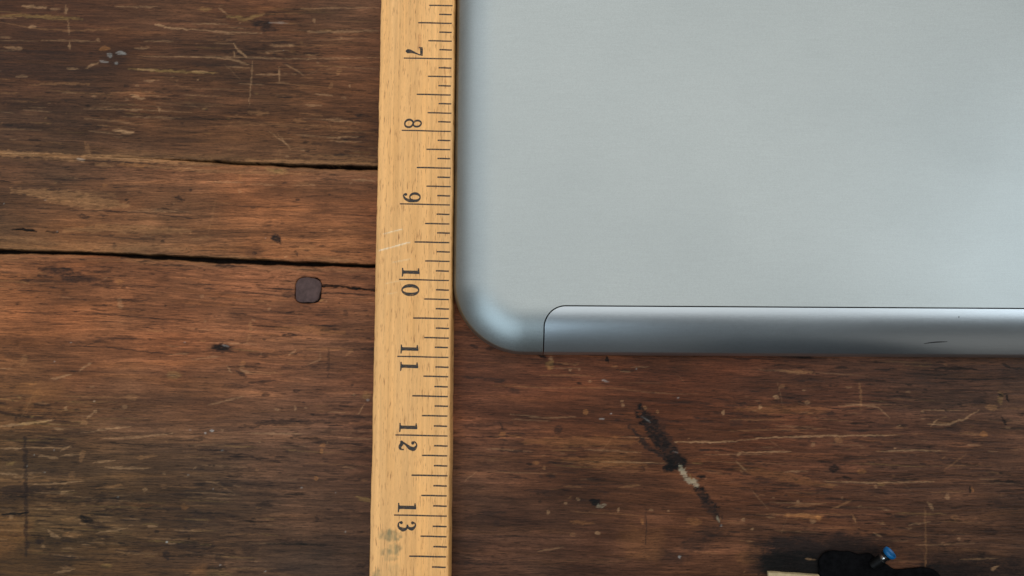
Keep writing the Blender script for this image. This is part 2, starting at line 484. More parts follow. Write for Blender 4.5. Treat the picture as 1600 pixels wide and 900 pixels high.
 ('pale',0.64,0.4,0.03,1,[(-100.2,-81.1),(-97.0,-81.1)]),
 ('orange',1.27,0.3,0.03,1,[(-109.0,-73.4),(-98.4,-74.5)]),
 ('olive',1.06,0.5,0.03,1,[(-147.7,-61.0),(-144.9,-60.4)]),
 ('tan',0.64,0.4,0.03,1,[(-127.8,-78.6),(-124.0,-78.4)]),
 ('dark',1.27,0.55,0.03,0,[(-142.5,-52.2),(-141.5,-64.2),(-140.6,-76.6),(-139.5,-90.6)]),
 ('black',1.69,0.6,0.03,1,[(-149.5,-70.8),(-144.2,-71.9),(-138.9,-71.2)]),
 ('dark',3.39,0.5,0.03,1,[(-149.6,-69.4),(-140.0,-69.8),(-130.5,-70.0)]),
 ('dark',2.12,0.4,0.03,1,[(-138.9,-71.6),(-117.5,-73.3),(-96.3,-74.5)]),
 ('black',0.74,0.75,0.03,1,[(-149.1,-77.4),(-142.7,-77.2),(-139.1,-76.8)]),
 ('dark',0.64,0.6,0.03,1,[(-137.3,-79.3),(-133.7,-79.3)]),
 ('black',0.64,0.65,0.03,1,[(-60.9,-86.7),(-51.4,-86.7),(-38.7,-87.3)]),
 ('dark',2.12,0.35,0.03,1,[(-55.6,-86.1),(-49.3,-85.7)]),
 ('black',0.85,0.6,0.03,1,[(-55.0,-70.7),(-47.6,-70.6)]),
 ('dark',1.69,0.35,0.03,1,[(-77.5,-67.2),(-49.8,-68.6)]),
 ('dark',1.69,0.3,0.03,1,[(-43.2,-76.4),(-24.1,-77.6)]),
 ('dark',1.69,0.35,0.03,1,[(-137.9,-53.7),(-125.1,-54.1)]),
 ('dark',2.12,0.35,0.03,1,[(-141.6,-63.1),(-124.4,-64.5)]),
 ('dark',0.85,0.5,0.03,1,[(-84.4,-56.3),(-74.7,-56.7)]),
 ('dark',1.48,0.35,0.03,1,[(-85.6,-76.5),(-68.4,-82.2)]),
 ('dark',1.27,0.4,0.03,1,[(-85.0,-89.9),(-70.2,-89.2)]),
 ('dark',1.27,0.4,0.03,1,[(-59.5,-95.3),(-49.0,-94.5)]),
 ('dark',1.06,0.4,0.03,1,[(-32.2,-94.9),(-23.4,-90.8)]),
 ('dark',1.27,0.35,0.03,1,[(-110.3,-89.3),(-95.6,-88.4)]),
 ('black',0.53,0.4,0.03,1,[(-93.0,-76.1),(-94.5,-75.7)]),
 ('black',0.53,0.5,0.03,1,[(-118.7,-53.6),(-88.7,-55.7)]),
 ('dark',1.06,0.4,0.03,1,[(-129.5,-51.1),(-112.5,-49.8)]),
 ('orange',2.97,0.3,0.03,1,[(-139.0,-36.7),(-142.9,-43.1)]),
 ('dark',1.06,0.6,0.03,1,[(6.2,-21.5),(9.0,-21.9)]),
 ('black',0.85,0.8,0.03,1,[(28.9,-23.8),(30.2,-24.9),(32.1,-25.3)]),
 ('tan',0.64,0.5,0.03,1,[(34.9,-27.2),(42.7,-27.9)]),
 ('black',1.06,0.75,0.03,1,[(52.0,-25.0),(52.7,-26.8)]),
 ('dark',1.27,0.5,0.03,1,[(46.2,-24.6),(54.9,-24.2)]),
 ('tan',0.64,0.5,0.03,1,[(53.7,-28.3),(55.9,-28.3)]),
 ('pale',0.53,0.5,0.03,1,[(56.9,-30.0),(60.2,-30.2)]),
 ('white',0.53,0.6,0.03,1,[(50.4,-33.0),(52.8,-33.6)]),
 ('tan',0.47,0.5,0.03,1,[(29.5,-31.5),(41.8,-31.3),(48.3,-31.7)]),
 ('tan',0.42,0.45,0.03,1,[(13.8,-34.8),(33.2,-35.6),(52.6,-35.5),(67.6,-37.0),(74.1,-37.6)]),
 ('white',0.42,0.6,0.03,1,[(49.4,-45.8),(51.2,-46.0)]),
 ('dark',0.85,0.5,0.03,1,[(3.0,-31.8),(11.6,-32.6),(18.1,-33.3)]),
 ('dark',0.74,0.55,0.03,1,[(14.2,-33.7),(17.7,-33.3)]),
 ('orange',0.64,0.5,0.03,1,[(19.2,-51.3),(23.5,-52.1)]),
 ('dark',0.53,0.6,0.03,1,[(16.0,-47.1),(17.7,-49.8)]),
 ('black',0.53,0.55,0.03,1,[(2.1,-52.0),(13.9,-51.9),(24.6,-51.5)]),
 ('pale',0.53,0.35,0.03,1,[(19.6,-44.3),(31.0,-45.6),(41.7,-45.3)]),
 ('pale',0.42,0.3,0.03,1,[(20.3,-46.0),(33.1,-46.6)]),
 ('orange',3.39,0.3,0.03,1,[(24.6,-53.4),(41.7,-53.4),(63.1,-53.3)]),
 ('orange',2.12,0.3,0.03,1,[(37.4,-59.2),(65.1,-61.3)]),
 ('dark',1.27,0.35,0.03,1,[(4.2,-48.4),(20.3,-47.1)]),
 ('dark',0.42,0.5,0.03,1,[(2.4,-58.1),(18.2,-57.4)]),
 ('dark',0.42,0.45,0.03,1,[(37.3,-67.2),(45.8,-67.4),(62.8,-67.3)]),
 ('dark',0.53,0.5,0.03,1,[(63.4,-60.5),(64.6,-63.0)]),
 ('tan',0.64,0.4,0.03,1,[(37.3,-68.0),(43.7,-68.2)]),
 ('tan',0.64,0.45,0.03,1,[(55.4,-68.4),(62.8,-67.5)]),
 ('black',3.6,0.95,0.05,0,[(62.6,-42.8),(64.5,-45.1),(66.4,-47.4)]),
 ('black',5.08,0.95,0.06,0,[(65.7,-46.6),(67.8,-49.5),(70.3,-53.7)]),
 ('black',5.3,0.95,0.06,0,[(69.5,-52.3),(71.6,-55.4),(74.1,-58.8)]),
 ('dark',1.69,0.7,0.03,1,[(59.5,-48.3),(62.7,-51.6),(66.2,-55.4),(71.5,-58.8)]),
 ('dark',5.51,0.45,0.03,1,[(64.3,-44.9),(69.5,-51.2),(75.8,-59.6)]),
 ('white',0.38,0.35,0.03,1,[(63.8,-44.9),(66.6,-47.0)]),
 ('white',0.42,0.3,0.03,1,[(74.1,-56.5),(75.8,-57.1)]),
 ('grey',1.69,0.95,0.03,0,[(76.4,-61.5),(77.4,-63.4),(78.8,-65.6),(81.8,-67.5)]),
 ('olive',0.85,0.5,0.03,1,[(79.5,-63.8),(80.3,-65.9)]),
 ('black',3.6,0.9,0.03,1,[(80.7,-67.9),(83.2,-69.6),(85.0,-72.1)]),
 ('black',3.18,0.85,0.03,1,[(84.0,-70.8),(86.5,-74.1),(88.1,-77.4)]),
 ('dark',3.81,0.5,0.03,1,[(81.9,-69.0),(86.4,-75.2),(89.3,-79.9)]),
 ('grey',0.85,0.6,0.03,1,[(87.9,-77.6),(88.9,-79.5)]),
 ('dark',0.42,0.6,0.03,1,[(64.6,-74.2),(64.7,-80.4),(64.2,-88.2)]),
 ('dark',0.42,0.5,0.03,1,[(14.0,-84.2),(25.6,-84.1)]),
 ('dark',1.06,0.5,0.03,1,[(1.8,-92.8),(18.3,-92.7)]),
 ('pale',0.42,0.3,0.03,1,[(4.4,-66.4),(8.6,-63.3)]),
 ('pale',0.53,0.35,0.03,1,[(28.8,-89.0),(37.2,-87.6)]),
 ('dark',1.27,0.4,0.03,1,[(6.6,-77.6),(18.2,-76.3)]),
 ('orange',1.27,0.35,0.03,1,[(39.4,-79.4),(47.8,-80.0)]),
 ('pale',0.64,0.7,0.03,1,[(74.8,-53.3),(88.7,-53.5),(95.1,-53.1)]),
 ('pale',0.59,0.7,0.03,1,[(93.0,-53.3),(103.7,-52.0),(127.3,-51.3),(148.7,-51.1)]),
 ('pale',0.53,0.6,0.03,1,[(94.6,-56.8),(113.4,-56.6)]),
 ('pale',0.53,0.5,0.03,1,[(142.0,-56.5),(154.9,-55.9),(165.5,-56.3)]),
 ('tan',1.06,0.6,0.03,1,[(110.5,-29.7),(115.2,-30.1),(121.3,-30.3)]),
 ('tan',0.85,0.5,0.03,1,[(137.3,-33.7),(137.5,-38.0),(137.5,-42.6)]),
 ('pale',0.53,0.5,0.03,1,[(129.8,-41.4),(137.4,-41.1),(143.1,-41.8),(147.0,-45.4)]),
 ('pale',0.64,0.55,0.03,1,[(159.2,-47.3),(166.0,-47.7),(171.5,-45.8),(177.0,-42.6)]),
 ('pale',0.64,0.5,0.03,1,[(160.6,-47.9),(162.9,-45.8)]),
 ('tan',0.85,0.4,0.03,1,[(170.1,-50.4),(176.5,-50.8)]),
 ('black',0.85,0.7,0.03,1,[(184.2,-37.4),(185.5,-38.3)]),
 ('black',0.85,0.7,0.03,1,[(186.6,-37.7),(187.1,-40.0)]),
 ('black',1.06,0.7,0.03,1,[(184.4,-44.7),(185.7,-47.6)]),
 ('black',0.85,0.6,0.03,1,[(189.8,-44.2),(192.0,-43.8)]),
 ('black',0.85,0.6,0.03,1,[(185.5,-27.2),(188.3,-28.5)]),
 ('black',0.74,0.65,0.03,1,[(161.7,-28.9),(171.4,-28.9),(177.8,-29.3)]),
 ('black',0.53,0.6,0.03,1,[(162.6,-32.4),(177.6,-32.6),(192.8,-32.1)]),
 ('dark',0.85,0.6,0.03,1,[(142.2,-29.4),(149.8,-29.0)]),
 ('dark',0.64,0.6,0.03,1,[(129.8,-31.6),(133.7,-31.8)]),
 ('dark',0.85,0.6,0.03,1,[(164.2,-41.9),(166.7,-43.2)]),
 ('dark',1.06,0.5,0.03,1,[(123.3,-44.1),(129.7,-43.9)]),
 ('dark',0.64,0.45,0.03,1,[(146.1,-38.6),(149.3,-38.6)]),
 ('black',0.64,0.6,0.03,1,[(188.7,-28.7),(193.0,-29.1)]),
 ('dark',0.64,0.5,0.03,1,[(166.7,-36.2),(183.9,-36.4)]),
 ('tan',0.53,0.4,0.03,1,[(93.1,-49.7),(116.7,-49.2),(125.2,-48.8)]),
 ('tan',0.53,0.4,0.03,1,[(93.2,-46.1),(112.5,-46.1)]),
 ('orange',2.97,0.25,0.03,1,[(95.4,-42.7),(127.6,-42.7)]),
 ('orange',2.97,0.25,0.03,1,[(94.9,-61.7),(126.6,-67.8)]),
 ('pale',0.53,0.5,0.03,1,[(110.8,-63.1),(118.7,-62.9)]),
 ('pale',0.55,0.55,0.03,1,[(123.5,-66.2),(135.1,-66.6),(147.9,-66.6),(160.7,-66.1)]),
 ('black',0.64,0.8,0.03,1,[(172.5,-67.8),(172.4,-69.8)]),
 ('tan',0.53,0.5,0.03,1,[(159.4,-69.7),(171.1,-69.4)]),
 ('pale',0.85,0.5,0.03,1,[(158.0,-72.8),(160.0,-75.5)]),
 ('orange',1.27,0.75,0.03,1,[(110.5,-77.4),(116.7,-77.6),(122.6,-77.8)]),
 ('tan',0.85,0.65,0.03,1,[(132.8,-76.9),(134.1,-79.6)]),
 ('pale',0.53,0.45,0.03,1,[(139.7,-82.9),(142.4,-84.1)]),
 ('tan',0.85,0.4,0.03,1,[(111.5,-74.5),(120.0,-73.7),(124.7,-73.0)]),
 ('tan',0.64,0.4,0.03,1,[(100.8,-77.0),(132.6,-76.9)]),
 ('dark',1.06,0.5,0.03,1,[(145.2,-77.5),(153.7,-77.3)]),
 ('pale',0.53,0.4,0.03,1,[(140.9,-79.8),(144.1,-80.0)]),
 ('pale',0.53,0.4,0.03,1,[(151.4,-80.2),(158.9,-79.2)]),
 ('black',0.64,0.6,0.03,1,[(178.8,-65.9),(190.4,-66.3)]),
 ('dark',0.85,0.4,0.03,1,[(109.7,-65.2),(101.2,-65.4)]),
 ('pale',0.53,0.45,0.03,1,[(98.1,-62.7),(94.9,-59.6)]),
 ('pale',0.53,0.4,0.03,1,[(167.7,-91.4),(180.4,-90.8)]),
 ('pale',0.85,0.6,0.03,1,[(177.6,-94.5),(180.2,-93.3)]),
 ('tan',0.64,0.4,0.03,1,[(156.2,-90.0),(156.2,-93.5)]),
 ('tan',0.64,0.35,0.03,1,[(157.1,-74.0),(156.7,-92.5)]),
 ('dark',1.27,0.4,0.03,1,[(158.6,-85.3),(163.3,-87.6)]),
 ('tan',0.64,0.45,0.03,1,[(126.3,-75.1),(132.8,-72.4)]),
 ('tan',0.64,0.3,0.03,1,[(164.1,-62.6),(171.8,-57.3)]),
 ('pale',0.64,0.45,0.03,1,[(116.8,-91.1),(120.3,-91.5)]),
 ('tan',1.91,0.95,0.03,0,[(-157.8,44.7),(-144.4,44.1),(-128.8,43.2)]),
 ('tan',1.69,0.85,0.03,0,[(-128.8,43.6),(-106.5,42.3),(-84.3,41.7)]),
 ('tan',1.27,0.7,0.03,1,[(-84.3,42.1),(-57.6,42.2),(-27.0,41.3)]),
 ('pale',0.85,0.5,0.03,1,[(-157.8,45.0),(-144.4,44.5)]),
 ('pale',0.64,0.5,0.03,1,[(-128.8,43.9),(-102.1,42.6)]),
 ('dark',0.42,0.6,0.03,1,[(-157.7,43.4),(-139.9,43.2),(-126.5,42.3),(-102.0,41.2)]),
 ('tan',1.27,0.6,0.03,1,[(-113.1,40.7),(-84.1,38.5),(-50.8,37.7)]),
]
BLOBS = [
 ('pale',1.69,0.64,0.7,0,0.02,-149.7,90.6),
 ('pale',0.64,0.85,0.5,30,0.02,-126.1,85.7),
 ('dark',5.08,2.97,0.5,0,0.02,-119.2,79.2),
 ('orange',2.12,0.95,0.8,0,0.02,-123.7,82.7),
 ('white',1.06,0.85,0.75,-30,0.02,-121.5,80.1),
 ('white',0.64,0.53,0.6,0,0.02,-119.1,77.3),
 ('pale',0.85,0.64,0.5,0,0.02,-126.3,65.4),
 ('pale',0.85,0.42,0.5,0,0.02,-111.5,69.2),
 ('dark',1.06,0.85,0.5,0,0.02,-115.3,69.1),
 ('dark',4.03,1.69,0.75,-10,0.02,-68.7,91.9),
 ('dark',2.97,1.06,0.6,0,0.02,-66.4,89.8),
 ('pale',0.64,0.95,0.75,0,0.02,-50.0,93.1),
 ('pale',0.53,0.53,0.55,0,0.02,-40.3,86.8),
 ('pale',1.06,0.64,0.4,0,0.02,-57.8,83.9),
 ('pale',0.85,0.42,0.4,0,0.02,-56.4,73.4),
 ('tan',0.85,1.27,0.75,-30,0.02,-40.9,74.2),
 ('tan',0.74,1.38,0.75,-25,0.02,-43.5,69.3),
 ('pale',0.32,0.74,0.6,0,0.02,-36.9,69.3),
 ('pale',0.85,0.64,0.4,0,0.02,-38.6,64.9),
 ('pale',0.42,0.42,0.6,0,0.02,-90.2,71.3),
 ('dark',2.12,0.64,0.5,0,0.02,-39.9,44.5),
 ('orange',0.64,1.06,0.6,0,0.02,-74.1,36.5),
 ('pale',0.64,0.64,0.4,0,0.02,-74.1,31.5),
 ('dark',2.33,0.85,0.55,-10,0.02,-127.5,22.7),
 ('dark',2.12,1.27,0.75,-25,0.02,-60.5,14.8),
 ('dark',0.85,0.64,0.6,0,0.02,-68.0,9.9),
 ('dark',0.64,0.53,0.5,0,0.02,-90.9,31.9),
 ('dark',0.85,0.53,0.5,0,0.02,-53.9,28.6),
 ('dark',1.06,0.53,0.5,0,0.02,-69.2,25.9),
 ('dark',2.97,1.91,0.35,0,0.02,-68.0,10.1),
 ('dark',1.06,0.64,0.55,-60,0.02,-53.7,9.9),
 ('dark',0.85,1.06,0.4,0,0.02,-116.4,12.7),
 ('dark',0.85,0.64,0.35,0,0.02,-97.4,18.7),
 ('orange',0.85,0.64,0.7,0,0.02,-120.7,33.5),
 ('white',0.53,0.32,0.9,0,0.02,-136.2,17.3),
 ('tan',3.39,1.27,0.35,0,0.02,-50.1,11.7),
 ('white',0.32,0.32,0.7,0,0.02,-155.2,27.1),
 ('white',0.28,0.28,0.7,0,0.02,-140.9,28.3),
 ('dark',8.05,2.33,0.6,-12,0.02,-131.8,2.7),
 ('dark',7.2,1.69,0.5,-15,0.02,-121.8,0.1),
 ('orange',1.69,0.85,0.7,0,0.02,-114.0,0.1),
 ('pale',0.95,1.91,0.55,15,0.02,-113.1,-7.3),
 ('pale',0.64,0.64,0.5,-30,0.02,-85.5,-4.9),
 ('tan',0.74,1.69,0.7,10,0.02,-68.4,-15.1),
 ('pale',0.64,0.64,0.4,0,0.02,-62.5,-9.0),
 ('tan',0.85,0.64,0.4,0,0.02,-112.3,-13.7),
 ('dark',2.54,1.06,0.45,0,0.02,-56.1,-4.2),
 ('black',3.18,1.27,0.8,0,0.02,-78.3,-22.0),
 ('dark',4.24,1.91,0.5,0,0.02,-78.3,-21.8),
 ('dark',2.97,0.74,0.6,0,0.02,-55.0,-18.1),
 ('dark',1.91,0.53,0.6,0,0.02,-43.1,-16.4),
 ('dark',0.85,1.27,0.4,0,0.02,-36.3,-10.5),
 ('tan',1.27,2.12,0.6,-15,0.02,-144.7,-26.7),
 ('olive',2.54,1.27,0.45,0,0.02,-93.7,-31.5),
 ('tan',2.54,1.06,0.5,0,0.02,-107.3,-39.0),
 ('pale',0.64,0.74,0.6,0,0.02,-129.4,-42.7),
 ('pale',0.85,0.64,0.6,-30,0.02,-119.5,-43.7),
 ('tan',1.27,1.06,0.6,0,0.02,-123.1,-47.5),
 ('pale',1.06,0.64,0.5,0,0.02,-109.7,-42.2),
 ('pale',0.53,0.42,0.5,0,0.02,-119.9,-40.3),
 ('dark',1.48,0.64,0.6,0,0.02,-52.3,-36.8),
 ('dark',1.48,0.64,0.5,0,0.02,-62.6,-38.1),
 ('pale',0.85,0.42,0.6,0,0.02,-58.7,-43.0),
 ('pale',0.42,1.06,0.6,0,0.02,-52.5,-42.5),
 ('pale',0.42,0.42,0.6,0,0.02,-32.9,-38.0),
 ('olive',1.48,1.27,0.5,0,0.02,-28.6,-38.2),
 ('white',0.64,0.42,0.6,0,0.02,-28.1,-39.7),
 ('orange',1.06,0.64,0.7,0,0.02,-43.0,-54.8),
 ('orange',0.74,0.85,0.8,0,0.02,-44.8,-65.7),
 ('orange',0.64,0.85,0.8,0,0.02,-43.3,-56.7),
 ('tan',0.85,1.06,0.5,0,0.02,-70.9,-28.7),
 ('orange',0.85,0.85,0.6,0,0.02,-70.5,-27.4),
 ('white',0.32,0.28,0.6,0,0.02,-129.1,-20.6),
 ('white',0.32,0.28,0.6,0,0.02,-90.5,-20.6),
 ('white',0.32,0.28,0.6,0,0.02,-134.3,-27.1),
 ('white',0.32,0.28,0.6,0,0.02,-110.2,-71.8),
 ('white',0.32,0.28,0.6,0,0.02,-93.4,-86.2),
 ('white',0.32,0.28,0.6,0,0.02,-60.5,-95.5),
 ('white',0.32,0.28,0.6,0,0.02,-87.4,-64.5),
 ('white',0.32,0.28,0.6,0,0.02,-141.2,-61.7),
 ('white',0.32,0.28,0.6,0,0.02,-135.1,-63.7),
 ('white',0.32,0.28,0.6,0,0.02,-139.1,-58.1),
 ('white',0.32,0.28,0.6,0,0.02,-132.4,-56.4),
 ('white',0.32,0.28,0.6,0,0.02,-49.6,-68.6),
 ('white',0.32,0.28,0.6,0,0.02,-38.3,-70.2),
 ('white',0.32,0.28,0.6,0,0.02,-34.6,-82.8),
 ('white',0.32,0.28,0.6,0,0.02,-78.9,-69.0),
 ('white',0.32,0.28,0.6,0,0.02,-75.5,-93.5),
 ('white',0.32,0.28,0.6,0,0.02,-119.9,-40.3),
 ('white',0.32,0.28,0.6,0,0.02,-87.4,-49.8),
 ('white',0.64,0.47,0.9,0,0.02,-80.1,-50.0),
 ('white',0.42,0.34,0.9,0,0.02,-82.2,-50.8),
 ('white',0.42,0.32,0.9,0,0.02,-76.4,-56.5),
 ('tan',0.85,2.12,0.65,-8,0.02,-123.1,-58.5),
 ('orange',1.06,1.06,0.4,0,0.02,-88.2,-74.9),
 ('pale',0.64,0.42,0.5,-30,0.02,-95.3,-64.1),
 ('pale',0.64,0.64,0.5,0,0.02,-101.6,-69.3),
 ('tan',1.27,0.85,0.4,0,0.02,-95.1,-68.2),
 ('pale',0.85,0.85,0.5,0,0.02,-145.2,-78.1),
 ('pale',0.64,0.64,0.5,0,0.02,-134.2,-87.5),
 ('tan',1.06,1.27,0.5,0,0.02,-125.9,-64.5),
 ('white',0.42,0.42,0.7,0,0.02,-93.4,-86.2),
 ('olive',1.91,0.85,0.4,0,0.02,-112.8,-93.8),
 ('black',2.54,1.06,0.75,-20,0.02,-120.4,-79.0),
 ('dark',3.81,1.48,0.4,-20,0.02,-117.6,-80.3),
 ('dark',1.48,1.06,0.65,0,0.02,-135.4,-85.8),
 ('dark',1.06,0.85,0.5,0,0.02,-139.5,-86.9),
 ('dark',1.06,1.91,0.6,0,0.02,-93.2,-90.5),
 ('dark',2.97,0.85,0.6,0,0.02,-61.9,-74.2),
 ('dark',0.64,1.27,0.5,0,0.02,-44.2,-78.7),
 ('dark',1.27,2.12,0.4,30,0.02,-75.4,-92.1),
 ('dark',2.12,2.12,0.3,0,0.02,-66.0,-88.8),
 ('orange',8.9,8.05,0.45,0,0.02,-147.5,-84.4),
 ('orange',3.39,2.54,0.4,0,0.02,-82.2,-96.0),
 ('olive',4.24,1.69,0.3,0,0.02,-76.3,-96.4),
 ('orange',10.59,3.81,0.3,0,0.02,-136.9,-36.7),
 ('dark',1.69,0.85,0.4,0,0.02,12.7,-22.5),
 ('olive',1.27,1.69,0.65,0,0.02,33.2,-27.7),
 ('pale',0.85,0.64,0.7,0,0.02,33.4,-25.7),
 ('orange',0.85,0.64,0.7,0,0.02,32.6,-29.0),
 ('pale',0.53,0.53,0.7,0,0.02,39.9,-29.6),
 ('pale',0.32,0.53,0.6,0,0.02,42.9,-29.4),
 ('white',0.34,0.34,0.8,0,0.02,62.1,-29.1),
 ('pale',0.64,0.42,0.6,0,0.02,46.6,-33.4),
 ('orange',1.06,0.85,0.85,0,0.02,45.0,-43.6),
 ('white',0.34,0.3,0.8,0,0.02,53.5,-44.1),
 ('pale',0.64,0.64,0.6,0,0.02,57.4,-41.3),
 ('pale',0.64,0.42,0.5,0,0.02,57.2,-40.0),
 ('tan',0.64,0.85,0.75,0,0.02,64.9,-42.3),
 ('tan',0.64,0.64,0.7,0,0.02,69.0,-43.4),
 ('pale',0.64,0.85,0.65,0,0.02,91.1,-43.8),
 ('white',0.32,0.32,0.7,0,0.02,76.2,-38.9),
 ('dark',2.12,1.06,0.4,0,0.02,21.3,-36.5),
 ('orange',1.06,1.06,0.7,0,0.02,17.3,-51.3),
 ('dark',1.91,1.48,0.5,0,0.02,35.7,-49.6),
 ('orange',8.47,3.81,0.3,0,0.02,54.4,-58.6),
 ('orange',1.06,0.85,0.6,0,0.02,28.4,-60.3),
 ('tan',0.53,0.85,0.65,0,0.02,31.0,-62.0),
 ('black',2.97,2.75,0.92,0,0.02,74.9,-60.0),
 ('black',1.91,1.27,0.8,0,0.02,72.5,-62.1),
 ('dark',3.39,1.91,0.35,0,0.02,70.7,-47.0),
 ('white',0.47,0.38,0.7,0,0.02,89.5,-80.5),
 ('black',1.69,0.53,0.7,0,0.02,83.1,-64.8),
 ('dark',3.81,2.12,0.5,0,0.02,86.9,-82.4),
 ('dark',6.36,3.39,0.45,0,0.02,81.5,-86.5),
 ('dark',6.36,2.54,0.4,0,0.02,73.0,-90.6),
 ('black',1.91,1.06,0.85,-20,0.02,47.5,-73.0),
 ('grey',1.91,0.64,0.6,10,0.02,50.0,-74.2),
 ('orange',0.53,1.17,0.9,25,0.02,63.5,-79.5),
 ('pale',0.42,0.85,0.6,0,0.02,55.5,-75.6),
 ('pale',0.85,0.64,0.7,0,0.02,48.7,-83.1),
 ('white',0.53,0.53,0.9,0,0.02,75.5,-90.6),
 ('pale',0.64,0.42,0.5,0,0.02,38.1,-73.4),
 ('pale',0.53,0.85,0.5,0,0.02,32.4,-76.3),
 ('pale',0.64,0.42,0.5,0,0.02,66.5,-75.6),
 ('pale',0.64,0.42,0.5,0,0.02,72.2,-75.8),
 ('orange',2.97,1.27,0.45,0,0.02,80.6,-79.3),
 ('orange',8.47,6.36,0.3,0,0.02,62.5,-86.5),
 ('orange',6.36,2.97,0.4,0,0.02,99.3,-90.5),
 ('tan',1.27,0.64,0.4,0,0.02,40.4,-83.5),
 ('dark',1.27,1.06,0.35,0,0.02,15.1,-80.0),
 ('tan',1.69,1.06,0.6,0,0.02,129.4,-52.6),
 ('pale',1.27,0.64,0.75,-20,0.02,109.1,-38.6),
 ('tan',1.06,0.85,0.5,0,0.02,111.2,-35.0),
 ('pale',0.64,0.85,0.6,0,0.02,103.6,-41.8),
 ('pale',0.85,0.64,0.5,0,0.02,119.4,-40.3),
 ('tan',1.91,1.06,0.7,0,0.02,181.4,-41.9),
 ('orange',1.27,0.95,0.85,0,0.02,178.0,-50.8),
 ('olive',0.85,2.54,0.4,0,0.02,184.4,-38.7),
 ('dark',2.97,1.48,0.4,0,0.02,168.1,-48.5),
 ('dark',2.12,1.06,0.5,0,0.02,177.2,-39.8),
 ('dark',2.54,1.27,0.4,0,0.02,95.3,-46.9),
 ('pale',0.64,0.85,0.4,0,0.02,120.8,-54.1),
 ('black',1.69,1.27,0.7,0,0.02,127.3,-62.0),
 ('dark',3.39,1.91,0.35,0,0.02,127.5,-62.2),
 ('orange',1.48,0.85,0.55,0,0.02,136.6,-63.0),
 ('pale',0.64,0.64,0.5,0,0.02,141.3,-67.8),
 ('olive',1.27,0.64,0.5,0,0.02,142.8,-67.2),
 ('orange',0.47,1.06,0.85,0,0.02,173.1,-68.8),
 ('pale',1.06,1.06,0.6,0,0.02,164.7,-71.1),
 ('orange',0.85,1.06,0.7,0,0.02,121.7,-78.0),
 ('pale',1.06,0.85,0.5,0,0.02,119.6,-79.2),
 ('pale',0.64,0.42,0.5,0,0.02,115.1,-72.8),
 ('tan',1.27,1.06,0.4,0,0.02,167.0,-77.7),
 ('pale',0.64,0.64,0.4,0,0.02,167.7,-84.7),
 ('dark',1.69,0.85,0.4,0,0.02,181.5,-72.9),
 ('dark',2.12,1.06,0.5,0,0.02,178.4,-82.2),
 ('dark',1.69,1.06,0.4,0,0.02,98.1,-62.7),
 ('pale',0.64,0.53,0.5,0,0.02,96.9,-78.7),
 ('pale',1.27,0.85,0.5,0,0.02,110.4,-92.6),
 ('black',7.2,4.66,1,0,0.02,109.7,-93.6),  # from here, wide dark patches round the bag: staining with deep shade painted in
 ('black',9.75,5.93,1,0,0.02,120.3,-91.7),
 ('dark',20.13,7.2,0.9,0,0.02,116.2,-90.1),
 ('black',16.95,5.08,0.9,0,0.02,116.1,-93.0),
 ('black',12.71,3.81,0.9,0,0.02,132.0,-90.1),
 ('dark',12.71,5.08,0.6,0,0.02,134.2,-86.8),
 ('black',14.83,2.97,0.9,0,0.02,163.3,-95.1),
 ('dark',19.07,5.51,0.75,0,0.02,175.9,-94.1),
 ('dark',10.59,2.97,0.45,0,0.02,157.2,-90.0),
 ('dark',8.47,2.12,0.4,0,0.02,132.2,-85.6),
]
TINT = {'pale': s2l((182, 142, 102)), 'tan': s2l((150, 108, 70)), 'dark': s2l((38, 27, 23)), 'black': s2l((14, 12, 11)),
        'white': s2l((172, 172, 166)), 'orange': s2l((156, 104, 58)), 'olive': s2l((146, 118, 68)), 'grey': s2l((168, 160, 134))}


